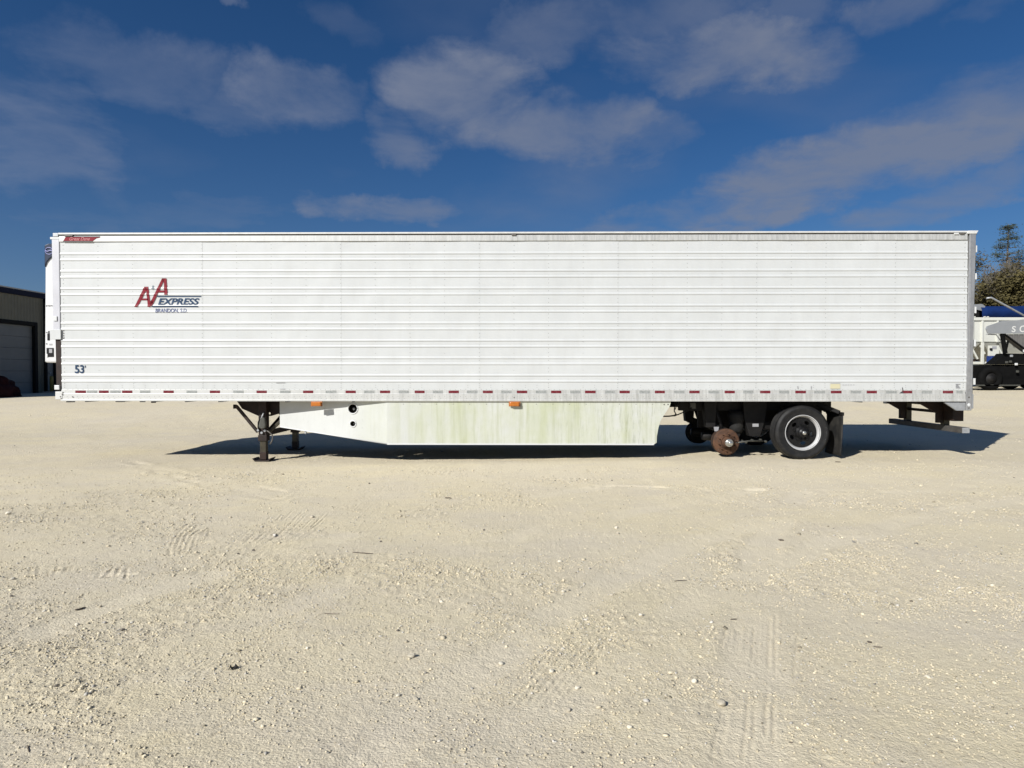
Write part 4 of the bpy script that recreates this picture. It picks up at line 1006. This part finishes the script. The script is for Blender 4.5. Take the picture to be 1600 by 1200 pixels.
# yellow guard post by the big door, and the heap lying in front of it
MT['post_yellow'] = mat('faded_yellow_paint', (.22,.17,.035), .6, var=.2, dirt=(.10,.08,.03), dirt_amt=.6, dirt_scale=4)
px_ = W(63.5, 600, DB + 1.2); gx, gy = XB + .35, wy(63.5) + DB - CAM_D + .3
zgp = gh(gx, gy); mb = MB(); mb.lathe([(.0, -.05), (.085, -.05), (.085, .80), (.075, .84), (.045, .865), (0, .875)], (gx, gy, zgp), 16, 'z')
tag(mb.build('bollard', 'post_yellow'), 'faded yellow round guard post beside the overhead door of the workshop', 'bollard')
MT['heap_red'] = mat('dark_red_tarp', (.030,.008,.007), .8, spec=.1, var=.4, vscale=4, dirt=(.02,.015,.015), dirt_amt=.8, dirt_scale=3, bump=.5, bscale=8)
def heap():
    c = Gp(-6, 620.5); c.x -= .15
    mb = MB(); nu, nv = 28, 12; vs_ = []
    for j in range(nv + 1):
        ph = math.pi/2*j/nv
        for i in range(nu):
            a = 2*math.pi*i/nu; n = mnoise.noise(Vector((math.cos(a)*2, math.sin(a)*2, ph*2.2 + 3)))
            r = (1 + .45*n)
            vs_.append((c.x + 1.0*r*math.cos(a)*math.cos(ph), c.y + .75*r*math.sin(a)*math.cos(ph), c.z - .05 + .92*(1 + .25*n)*math.sin(ph)**.8))
    fs = [(j*nu+i, j*nu+(i+1) % nu, (j+1)*nu+(i+1) % nu, (j+1)*nu+i) for j in range(nv) for i in range(nu)]
    mb.add(vs_, fs, True); o = mb.build('covered_heap', 'heap_red'); o.rotation_euler = (0,0,0)
    tag(o, 'dark red lumpy tarp-covered heap in front of the workshop overhead door', 'heap')
heap()

# ------------------------------------------------------------------ right: parked grain and dump trailers
MT['cream'] = mat('cream_white_trailer', (.60,.60,.54), .5, var=.06, vscale=2, dirt=(.42,.41,.35), dirt_amt=.5, dirt_scale=2)
MT['blue_tarp'] = mat('blue_vinyl_tarp', (.005,.019,.085), .85, spec=.1, var=.3, vscale=1.4, stretch=(1,1,2), bump=.3, bscale=3)
MT['blue_box'] = mat('blue_box_paint', (.012,.035,.17), .45, var=.15)
MT['grey_body'] = mat('dull_grey_body', (.25,.26,.27), .5, .2, var=.08, vscale=2)
MT['dark_grey'] = mat('dark_grey_sheet', (.12,.115,.11), .6, var=.15)
MT['soot'] = mat('sooty_black', (.005,.005,.005), .85, spec=.08, var=.3, vscale=4)
def bg_trailer():
    D = 32.0; P = lambda px, py: W(px, py, D)
    base = P(1560, 600); gx, gy = base.x, D - CAM_D; zg = gh(gx + 1, gy + 1.2)
    t = thing('grain_trailer', 'cream white hopper grain trailer with blue roll tarp parked beyond the trailer rear', 'trailer', (gx, gy, zg))
    def q(px, py): p = P(px, py); return p.x - gx, p.z - zg
    xL, xR = q(1478, 0)[0], q(1478, 0)[0] + 11.5
    zt = q(0, 496)[1]; zr = q(0, 501)[1]; zm = q(0, 534)[1]; zf = q(0, 569)[1]; Wd = 2.5
    MB().box(xL, xR, .02, Wd, zm, zr).build('hopper_body', 'cream', t, .01)
    MB().box(xL - .05, xR + .05, -.05, Wd + .05, zr, zt).build('top_rail', 'cream', t, .02)
    for px in (1477, 1500, 1526, 1541, 1565, 1590, 1616, 1642, 1668, 1694, 1720, 1746, 1772, 1798, 1824):
        x = q(px, 0)[0]; MB().box(x - .045, x + .045, -.05, .02, zm - .02, zr - .003).build('side_post', 'cream', t, .01)
    for px in (1541.5, 1700):
        x = q(px, 0)[0]; MB().box(x - .065, x + .065, -.06, .02, zf, zm - .03).build('leg_post', 'cream', t, .01)
    for a, b in ((1478, 1542), (1543, 1640), (1640, 1760)):    # sloping hoppers
        xa, xb = q(a, 0)[0], q(b, 0)[0]; m = (xa + xb)/2; s = .35
        mb = MB(); v = [(xa, .05, zm), (xb, .05, zm), (xb, Wd - .05, zm), (xa, Wd - .05, zm), (m - s, .8, zf + .1), (m + s, .8, zf + .1), (m + s, Wd - .8, zf + .1), (m - s, Wd - .8, zf + .1)]
        mb.add(v, [(0,1,5,4),(1,2,6,5),(2,3,7,6),(3,0,4,7),(4,5,6,7),(3,2,1,0)]); mb.build('hopper', 'cream', t)
    for (pa, pb) in (((1519, 546), (1527, 561)), ((1531, 540), (1538, 553)), ((1558, 540), (1566, 556))):
        a = q(*pa); b = q(*pb); MB().bar((a[0], -.02, a[1]), (b[0], -.02, b[1]), .07).build('hopper_brace', 'cream', t, .005)
    MB().box(xL, xR, .1, .22, zf, zf + .12).build('frame_rail', 'cream', t, .01)
    MB().box(xL, xR, Wd - .22, Wd - .1, zf, zf + .12).build('frame_rail', 'cream', t, .01)
    a = q(1543, 556.5); b = q(1560, 568.5)
    MB().box(a[0], b[0], -.25, .08, b[1], a[1]).build('tool_box', 'blue_box', t, .02)
    a = q(1544, 540); b = q(1560, 556)
    MB().box(a[0], b[0], -.05, .04, b[1], a[1]).build('control_box', 'cream', t, .01)
    a = q(1549, 541); b = q(1556, 546.5); MB().box(a[0], b[0], -.056, -.051, b[1] + .03, a[1]).build('decal', 'decal_grey', t)
    a = q(1545, 544); b = q(1548, 547); MB().box(a[0], b[0], -.12, -.051, b[1], a[1]).build('latch', 'disc', t)
    # tarp vault
    x0 = q(1541, 0)[0]; zc = zt; hh = q(0, 475.5)[1] - zt; mb = MB(); vs_ = []; nx = 30; na = 14
    for j in range(nx + 1):
        x = x0 + (xR - x0)*j/nx; sag = .02*math.sin(j*1.9) - (.03 if j % 3 == 1 else 0)
        for i in range(na + 1):
            a = math.pi*i/na; vs_.append((x, Wd/2 - (Wd/2 + .01)*math.cos(a)*(1 if True else 0), zc + .01 + (hh + sag)*max(0, math.sin(a))**.28))
    mb.add(vs_, [(j*(na+1)+i, j*(na+1)+i+1, (j+1)*(na+1)+i+1, (j+1)*(na+1)+i) for j in range(nx) for i in range(na)], True)
    o = mb.build('tarp', 'blue_tarp', t); sd = o.modifiers.new('solid', 'SOLIDIFY'); sd.thickness = .01
    pl = [(1512, 476), (1537, 474.5), (1542, 478), (1540, 486), (1528, 483.5), (1512, 484)]
    MB().prism([q(*p) for p in pl][::-1], .1, .18).build('end_cap', 'grey_body', t, .01)
    MB().box(xL, x0, .2, Wd - .2, zt - .05, zt + .35).build('open_end_shade', 'trim_dark', t)  # solid dark block painted as the shaded interior past the tarp
    for px in (1522, 1528, 1544, 1549): 
        x = q(px, 0)[0]; MB().box(x - .04, x + .04, -.06, .03, zt + .002, zt + .05).build('tarp_stop', 'cream', t)
    a = q(1478, 470.5); b = q(1537, 467); MB().tube([(a[0], .9, a[1]), (b[0], .9, b[1])], .09, 10).build('tarp_roll', 'disc', t)
    a = q(1520, 562.5); b = q(1537, 562.5); MB().box(a[0] - 1, b[0], .3, .45, a[1] - .06, a[1] + .05).build('hopper_gate_rail', 'brown', t)
    for xw in (xL + .9, xL + 2.2, xR - 1.2):
        for y in (.02, Wd - .32):
            mb = MB(); mb.lathe([(.0, .06), (.28, .06), (.3, .0), (.42, .0), (.5, .04), (.5, .26), (.42, .3), (0, .3)], (xw, y, .5), 28); mb.build('wheel', 'tyre', t)
bg_trailer()
def dump_trailer():
    D = 28.0; P = lambda px, py: W(px, py, D)
    base = P(1600, 600); gx, gy = base.x, D - CAM_D; zg = gh(gx + .5, gy + 1)
    t = thing('dump_trailer', 'black-framed dump trailer with grey lettered cab guard standing before the grain trailer', 'trailer', (gx, gy, zg))
    def q(px, py): p = P(px, py); return p.x - gx, p.z - zg
    Wd = 2.4
    pl = [(1541, 514), (1543.5, 520.5), (1548, 521.3), (1680, 521.3), (1680, 499), (1600, 499), (1588, 500.5), (1566, 501.5), (1554, 506), (1543, 509.5)]
    g = MB().prism([q(*p) for p in pl], 0, .06).build('cab_guard', 'grey_body', t, .01)
    for ch, pa, pb in (('S', (1580.5, 509.5), (1587, 519)), ('C', (1593, 508.5), (1602, 519)), ('O', (1605, 508.5), (1614, 519))):
        (xa, za), (xb, zb) = q(*pa), q(*pb); link('guard_letter', text_mesh(ch, xa, xb, zb, za, .1, .02, y=-.004), 'rail_white', g, loc=P0)
    # sloping front sheet and body
    pl = [(1570.5, 522), (1604, 547), (1640, 570), (1900, 570), (1900, 522)]
    MB().prism([q(*p) for p in pl], .08, .40).build('dump_body', 'dark_grey', t, .01)
    for k in range(4):
        a = q(1577 + k*8, 522); b = q(1577 + k*8, 526.5 + k*5.8); MB().bar((a[0], .06, a[1]), (b[0], .06, b[1]), .05).build('body_rib', 'dark_grey', t)
    MB().bar((q(1571, 522)[0], .05, q(1571, 522)[1]), (q(1606, 548)[0], .05, q(1606, 548)[1]), .06).build('front_edge', 'soot', t)
    a, b = q(1568.5, 521), q(1573.5, 552); MB().bar((a[0], .1, a[1]), (b[0], .1, b[1]), .13).build('support_post', 'soot', t, .01)
    a, b = q(1578, 532), q(1574, 550); MB().bar((a[0], .1, a[1]), (b[0], .1, b[1]), .06).build('support_brace', 'soot', t)
    a, b = q(1544, 521), q(1563, 522); MB().tube([(a[0], .1, a[1] - .03), (b[0] - .1, .1, b[1] - .02), (q(1567, 533)[0], .1, q(1567, 533)[1])], .025, 6).build('guard_rail', 'galv', t)
    pl = [(1560, 566), (1572, 556), (1575, 552), (1640, 553), (1640, 569), (1556, 569)]
    MB().prism([q(*p) for p in pl][::-1], .2, .7).build('gooseneck', 'soot', t, .01)
    pl = [(1526, 572), (1531, 570.5), (1562, 569.5), (1700, 569.5), (1700, 600), (1532, 600), (1528, 590)]
    MB().prism([q(*p) for p in pl][::-1], .3, Wd - .3).build('chassis', 'soot', t, .01)
    a, b = q(1520, 571), q(1525.5, 593); MB().box(a[0], b[0], .2, .26, b[1], a[1]).build('splash_flap', 'rubber', t)
    a, b = q(1527, 601), q(1595, 603); MB().box(a[0], b[0], .02, .08, b[1], a[1]).build('side_strip', 'gear', t)
    a, b = q(1529, 592), q(1640, 601); MB().box(a[0], b[0], .10, .2, b[1], a[1]).build('side_skirt', 'soot', t)
    for px in (1551, 1640, 1672):
        c = q(px, 586); r = .50
        for y in (.02, Wd - .32):
            w_ = MB(); w_.lathe([(.0, .08), (.26, .08), (.28, .0), (.42*r/.5, .0), (r, .05), (r, .26), (r*.84, .3), (0, .3)], (c[0], y, r), 32); w = w_.build('wheel', 'soot', t)
            h_ = MB(); h_.lathe([(.0, .02), (.10, .02), (.12, .05), (.24, .06), (.25, .078)], (c[0], y, r), 24); h_.build('rim', 'black', w, loc=P0)
    for px, py, m in ((1592, 569, 'white'), (1584.5, 556, 'galv'), (1577, 566, 'gear'), (1583, 565, 'gear'), (1594, 580.5, 'gear')):
        c = q(px, py); MB().box(c[0] - .06, c[0] + .06, .12, .18, c[1] - .05, c[1] + .05).build('lamp', m, t, .02)
    # tarp arm, leaning up and back
    a, b, c = q(1538.5, 466.5), q(1545.5, 465.5), q(1640, 517)
    MB().tube([(a[0], -.12, a[1]), (b[0], -.12, b[1]), (c[0], -.12, c[1])], .04, 8).build('tarp_arm', 'galv', t)
    a, b = q(1600, 548), q(1640, 549); MB().box(a[0], b[0], .0, .06, a[1] - .06, a[1] + .05).build('front_bar', 'white', t)
dump_trailer()

# ------------------------------------------------------------------ trees
MT['bark'] = mat('grey_brown_bark', (.15,.125,.10), .9, var=.25, vscale=3)
MT['bark_pale'] = mat('pale_bark', (.13,.115,.09), .9, var=.25, vscale=3)
def leaf_mat(name, c):
    m = mat(name, c, .75, var=.35, vscale=.7)
    return m
MT['leaf_olive'] = leaf_mat('olive_leaves', (.062,.050,.012)); MT['leaf_brown'] = leaf_mat('brown_olive_leaves', (.058,.046,.018)); MT['leaf_pine'] = leaf_mat('pine_needles', (.028,.042,.026))
def tree(name, label, px, py_top, D, bark, leafm, kind, seed, group):
    rs = random.Random(seed); p = W(px, py_top, D); x0, y0 = p.x, D - CAM_D; z0 = gz(x0, y0) - .1; H = p.z - z0
    t = thing(name, label, 'tree', (x0, y0, z0), group=group)
    br = MB(); tips = []
    def limb(a, d, L, r, lev):
        pts = [a]; n = 5; dd = d.copy()
        for k in range(n):
            dd = (dd + Vector((rs.gauss(0,.13), rs.gauss(0,.13), rs.gauss(.05,.06)))).normalized(); pts.append(pts[-1] + dd*(L/n))
        rad = [r*(1 - .75*k/n) for k in range(n + 1)]
        br.tube(pts, rad, 5 if lev < 2 else 3)
        if lev >= 2: tips.extend(pts[2:])
        if lev < (4 if kind == 'bare' else 3):
            m = {0: 9, 1: 6, 2: 4, 3: 3}[lev]
            for _ in range(m):
                k = rs.randint(1 if lev else 2, n); b = pts[k]
                s = rs.uniform(.5, 1.1) if kind == 'bare' else rs.uniform(.6, 1.3)
                nd = (dd + Vector((rs.gauss(0, s), rs.gauss(0, s), rs.gauss(.15, .35)))).normalized()
                limb(b, nd, L*rs.uniform(.36, .55), max(.020 if kind == 'bare' else .008, rad[k]*.62), lev + 1)
    if kind == 'pine':
        br.tube([(0,0,0), (.1,0,H*.4), (-.05,.05,H*.75), (0,0,H)], [.22, .16, .09, .02], 7)
        for k in range(46):
            f = rs.uniform(.76, .99); a = rs.uniform(0, 6.28); L = (1.02 - f)*H*.36 + .2
            b = Vector((0,0,H*f)); e = b + Vector((math.cos(a)*L, math.sin(a)*L, rs.uniform(-.12,.25)*L))
            br.tube([b, (b+e)/2 + Vector((0,0,-.05)), e], [.035, .022, .008], 4)
            for q in range(5): tips.append(b.lerp(e, rs.uniform(.4, 1.0)))
        for k in range(14):
            f = rs.uniform(.3, .6); a = rs.uniform(0, 6.28); L = rs.uniform(.8, 2.2); b = Vector((0,0,H*f))
            br.tube([b, b + Vector((math.cos(a)*L, math.sin(a)*L, L*.3))], [.03, .006], 4)
    else:
        limb(Vector((0,0,0)), Vector((rs.uniform(-.08,.08), 0, 1)), H*.72, .05 + H*.011, 0)
        top = max(q.z for q in tips); s = H/top
        br.v = [(v[0]*s, v[1]*s, v[2]*s) for v in br.v]; tips = [q*s for q in tips]
    br.build('trunk', bark, t, recalc=False)
    if leafm:
        lv = MB(); nl = {'pine': 10, 'leafy': 15, 'sparse': 8}[kind]
        cl = tips if len(tips) < 900 else rs.sample(tips, 900)
        for c in cl:
            for _ in range(nl):
                q = c + Vector((rs.gauss(0,.30), rs.gauss(0,.30), rs.gauss(0,.22))); sz = rs.uniform(.06, .16)
                if kind == 'pine': q = c + Vector((rs.gauss(0,.22), rs.gauss(0,.22), rs.gauss(0,.09))); sz = rs.uniform(.04,.10)
                u = Vector((rs.gauss(0,1), rs.gauss(0,1), rs.gauss(0,1))).normalized(); w = u.orthogonal().normalized()
                lv.add([q - u*sz, q + w*sz*.6, q + u*sz, q - w*sz*.6], [(0,1,2,3)])
        lv.build('crown', leafm, t, recalc=False)
    return t
GT = 'trees along the edge of the yard'
tree('pine_tree', 'tall pine with a sparse dark crown rising above the bare trees', 1576, 350, 58, 'bark', 'leaf_pine', 'pine', 2, GT)
tree('deciduous_tree', 'olive-brown leafy tree rising just behind the trailer rear corner', 1533, 386, 56, 'bark', 'leaf_brown', 'sparse', 5, GT)
tree('deciduous_tree', 'thinly leaved olive-brown tree rising to the far side of the pine', 1600, 388, 57, 'bark', 'leaf_brown', 'sparse', 8, GT)
tree('bare_tree', 'bare grey tree with fine upright branches behind the blue tarp', 1590, 392, 60, 'bark_pale', None, 'bare', 11, GT)
tree('bare_tree', 'slim bare tree forking low beneath the tall pine', 1567, 404, 61, 'bark_pale', None, 'bare', 14, GT)
tree('bare_tree', 'bare twiggy tree standing beyond the grey cab guard', 1606, 380, 62, 'bark', None, 'bare', 17, GT)
tree('bare_tree', 'bare pale-trunked tree in front of the olive trees beside the pine', 1583, 398, 50, 'bark_pale', None, 'bare', 31, GT)
tree('bare_tree', 'thin leaning bare tree between the pine and the olive-brown tree', 1553, 408, 55, 'bark', None, 'bare', 35, GT)
tree('leafy_tree', 'low dense olive tree beside the trailer rear corner', 1540, 420, 52, 'bark', 'leaf_olive', 'leafy', 21, GT)
tree('leafy_tree', 'low dense olive tree above the upper end of the tarp arm', 1562, 422, 50, 'bark', 'leaf_olive', 'leafy', 22, GT)
tree('leafy_tree', 'low dense olive tree behind the middle of the blue tarp', 1588, 424, 49, 'bark', 'leaf_olive', 'leafy', 23, GT)
tree('leafy_tree', 'low dense olive tree at the far end of the tree row', 1612, 416, 50, 'bark', 'leaf_olive', 'leafy', 24, GT)
tree('leafy_tree', 'low dense olive tree hidden mostly by the trailer rear doors', 1512, 432, 54, 'bark', 'leaf_olive', 'leafy', 25, GT)

# ------------------------------------------------------------------ stones, twigs, pebbles
def pebble_mat():
    m = bpy.data.materials.new('limestone_pebbles'); m.use_nodes = True; nt = m.node_tree; b = nt.nodes['Principled BSDF']
    a = nt.nodes.new('ShaderNodeAttribute'); a.attribute_name = 'tint'; nt.links.new(a.outputs['Color'], b.inputs['Base Color'])
    b.inputs['Roughness'].default_value = .9; b.inputs['Specular IOR Level'].default_value = .2; return m
def ico():
    bm = bmesh.new(); bmesh.ops.create_icosphere(bm, subdivisions=1, radius=1); v = np.array([x.co[:] for x in bm.verts]); f = np.array([[q.index for q in x.verts] for x in bm.faces]); bm.free(); return v, f
def octa():
    v = np.array([(1,0,0),(-1,0,0),(0,1,0),(0,-1,0),(0,0,1),(0,0,-1)], float)
    f = np.array([(0,2,4),(2,1,4),(1,3,4),(3,0,4),(2,0,5),(1,2,5),(3,1,5),(0,3,5)]); return v, f
def gravel(name, label, shape, sets, seed):
    V, F = shape; rs = np.random.RandomState(seed); cand = []
    for (n, d0, d1, s0, s1, pw, bias) in sets:
        d = np.sqrt(rs.rand(n)*(d1*d1 - d0*d0) + d0*d0); x = (rs.rand(n)*2 - 1)*(d*.84 + .3); y = d - CAM_D
        clump = sstep(.42, .68, fbm(x, y, 61, .35, 3, .6))
        keep = rs.rand(n) < (bias + (1 - bias)*rough_mask(x, y)) * (.25 + .75*clump) * (1 - .8*track_mask(x, y))
        x, y = x[keep], y[keep]; cand.append(np.stack([x, y, s0*(s1/s0)**(rs.rand(len(x))**pw)], 1))
    C = np.concatenate(cand); n = len(C)
    zz = np.array([gh(x, y) for x, y, s in C])
    k = len(V); co = np.repeat(V[None], n, 0) * (1 + .7*(rs.rand(n, k, 1) - .5))
    co *= C[:,2][:,None,None] * np.stack([.8 + .6*rs.rand(n), .8 + .6*rs.rand(n), .45 + .45*rs.rand(n)], 1)[:,None,:]
    tl = (rs.rand(n) - .5)[:,None]*1.2; co = np.stack([co[:,:,0], co[:,:,1]*np.cos(tl) - co[:,:,2]*np.sin(tl), co[:,:,1]*np.sin(tl) + co[:,:,2]*np.cos(tl)], -1)
    an = rs.rand(n)*6.283; c, s = np.cos(an)[:,None], np.sin(an)[:,None]
    x, y = co[:,:,0]*c - co[:,:,1]*s, co[:,:,0]*s + co[:,:,1]*c
    co = np.stack([x + C[:,0][:,None], y + C[:,1][:,None], co[:,:,2] + (zz + C[:,2]*.25)[:,None]], -1).reshape(-1, 3)
    fc = (F[None] + (np.arange(n)*k)[:,None,None]).reshape(-1, 3)
    me = bpy.data.meshes.new(name); me.vertices.add(len(co)); me.vertices.foreach_set('co', co.ravel().astype(np.float32))
    me.loops.add(fc.size); me.loops.foreach_set('vertex_index', fc.ravel().astype(np.int32)); me.polygons.add(len(fc))
    me.polygons.foreach_set('loop_start', np.arange(0, fc.size, 3, dtype=np.int32)); me.polygons.foreach_set('loop_total', np.full(len(fc), 3, dtype=np.int32))
    g = rs.rand(n); base = np.array([.635,.56,.405])[None]*(.66 + .42*g[:,None]); gr = rs.rand(n)[:,None] < .2
    base = np.where(gr, base.mean(1, keepdims=True)*np.array([[1.04,.98,.86]])*.95, base); base = np.where(rs.rand(n)[:,None] < .05, base*.45, base)
    tint = np.concatenate([base, np.ones((n,1))], 1); at = me.attributes.new('tint', 'FLOAT_COLOR', 'POINT'); at.data.foreach_set('color', np.repeat(tint, k, 0).ravel().astype(np.float32))
    me.update(calc_edges=True); o = link(name, me, pebble_mat()); o['kind'] = 'stuff'; o['label'] = label
gravel('gravel_chips', 'fine pale limestone chips scattered over the yard', octa(), [(130000, 2.2, 5.5, .0024, .0080, 1.7, .42), (80000, 5.0, 10.5, .0040, .0105, 1.8, .32), (9000, 10, 22, .006, .013, 1.6, .3)], 9)
gravel('gravel_pebbles', 'loose pale limestone pebbles lying over the yard', ico(), [(7000, 2.2, 5.5, .005, .013, 2.4, .12), (5500, 5.0, 10.5, .007, .018, 2.6, .12), (900, 10, 24, .010, .022, 2.6, .2)], 19)
MT['stone_pale'] = mat('pale_limestone', (.60,.55,.44), .9, var=.15, vscale=20, bump=.4, bscale=60)
MT['stone_tan'] = mat('tan_stone', (.40,.36,.28), .9, var=.2, vscale=20, bump=.4, bscale=60)
MT['stone_dark'] = mat('dark_stone', (.13,.115,.095), .85, var=.3, vscale=20, bump=.4, bscale=60)
MT['twig'] = mat('dry_twig', (.075,.06,.045), .9, var=.3, vscale=20)
def stone_at(px, py, wpx, m, label, group, seed):
    rs = random.Random(seed); p = Gp(px, py); d = p.y + CAM_D; r = wpx/2*d/FPX
    bm = bmesh.new(); bmesh.ops.create_icosphere(bm, subdivisions=2, radius=r)
    off = Vector((rs.uniform(0,50), rs.uniform(0,50), 0)); ax = rs.uniform(0, 3.14)
    for v in bm.verts:
        n = mnoise.noise(v.co/r*1.1 + off); v.co *= 1 + .45*n; v.co.z *= .62; v.co.y *= .8
    bmesh.ops.rotate(bm, verts=bm.verts, cent=(0,0,0), matrix=Matrix.Rotation(ax, 3, 'Z'))
    zm = min(v.co.z for v in bm.verts)
    me = bpy.data.meshes.new('stone'); bm.to_mesh(me); bm.free()
    o = link('stone', me, m); o.location = (p.x, p.y, gh(p.x, p.y) - zm - r*.22); tag(o, label, 'stone', group)
for i, (px, py, w) in enumerate(((1127, 1104, 16), (1085, 1070, 11), (1450, 1060, 8), (889, 1110, 9), (862, 1053, 9), (902, 1076, 8), (1234, 936, 6), (1001, 963, 7), (1550, 914, 6), (650, 1093, 9), (622, 1088, 7), (690, 942, 7), (732, 1012, 7), (480, 1015, 6), (783, 1038, 9),
     (488, 810, 8), (13, 806, 8), (120, 975, 7), (955, 930, 7), (963, 826, 6), (1181, 1091, 6), (1310, 1100, 7), (984, 1140, 8), (20, 907, 7), (965, 835, 6), (875, 878, 7), (880, 926, 7), (888, 924, 6))):
    stone_at(px, py, w, 'stone_pale' if i % 3 else 'stone_tan', 'pale limestone lump lying loose on the gravel yard', 'pale stones on the gravel', 50 + i)
for i, (px, py, w) in enumerate(((622, 988, 9), (396, 861, 8), (372, 866, 7), (88, 1073, 11), (192, 984, 10), (18, 934, 9), (244, 1086, 7), (705, 1173, 6), (910, 1179, 8), (756, 831, 6), (595, 848, 6), (577, 756, 5), (1584, 746, 5), (956, 752, 5), (1337, 1036, 5), (300, 994, 5))):
    stone_at(px, py, w*.62, 'stone_dark', 'small dark stone lying on the pale gravel', 'dark stones on the gravel', 150 + i)
stone_at(643, 1029, 13, 'stone_tan', 'rounded tan cobble sitting apart on bare gravel', None, 300)
def twig_at(p0, p1, rpx, label, group, seed):
    rs = random.Random(seed); a, b = Gp(*p0), Gp(*p1); d = (a.y + b.y)/2 + CAM_D; r = rpx*d/FPX
    pts = []
    for k in range(6):
        q = a.lerp(b, k/5); q = q + Vector((rs.gauss(0, r*.5), rs.gauss(0, r*.5), 0)); q.z = gh(q.x, q.y) + r*.8; pts.append(q)
    c = pts[0].copy(); mb = MB(); mb.tube([q - c for q in pts], [r*.6, r, r*.95, r*1.05, r*.8, r*.4], 7)
    o = mb.build('twig', 'twig'); o.location = c; tag(o, label, 'twig', group)
for i, (a, b, r) in enumerate((((117, 953), (134, 948.5), 2.0), ((552, 865), (583, 867.5), 1.1), ((1053, 907.5), (1073, 906), 1.0), ((1217, 842.5), (1224, 844), 1.8), ((1355, 1003), (1362, 1005), 2.0), ((1364, 1011), (1379, 1012.5), 1.2),
     ((696, 780), (705, 780.5), 1.3), ((1305, 721.3), (1313, 721.8), 1.0), ((1421, 937.5), (1427, 938), 1.5), ((105, 1013), (122, 1011), 1.2), ((1232, 1167), (1238, 1168), 1.3), ((505, 960), (530, 962), .8), ((42, 1165), (45, 1175), 1.4), ((1141, 968), (1152, 967), 1.2))):
    twig_at(a, b, r*.75, 'short dark twig lying on the gravel', 'twigs on the gravel', 400 + i)
def scrap():
    p = Gp(365, 1046); d = p.y + CAM_D; s = d/FPX; rs = random.Random(5); bm = bmesh.new(); n = 6; g = {}
    for i in range(n + 1):
        for j in range(4):
            x = (i - n/2)*2.1*s; y = (j - 1.5)*3*s
            g[i, j] = bm.verts.new((x, y + rs.gauss(0, s), max(0, 1.5*s + 3.5*s*math.sin(i*1.4 + j*.8) + rs.gauss(0, s))))
    for i in range(n):
        for j in range(3): bm.faces.new((g[i,j], g[i+1,j], g[i+1,j+1], g[i,j+1]))
    me = bpy.data.meshes.new('rubber_scrap'); bm.to_mesh(me); bm.free(); o = link('rubber_scrap', me, 'rubber'); o.location = (p.x, p.y, gh(p.x, p.y) + .002)
    sd = o.modifiers.new('solid', 'SOLIDIFY'); sd.thickness = .004; tag(o, 'crumpled scrap of black tyre rubber on the gravel', 'scrap')
scrap()
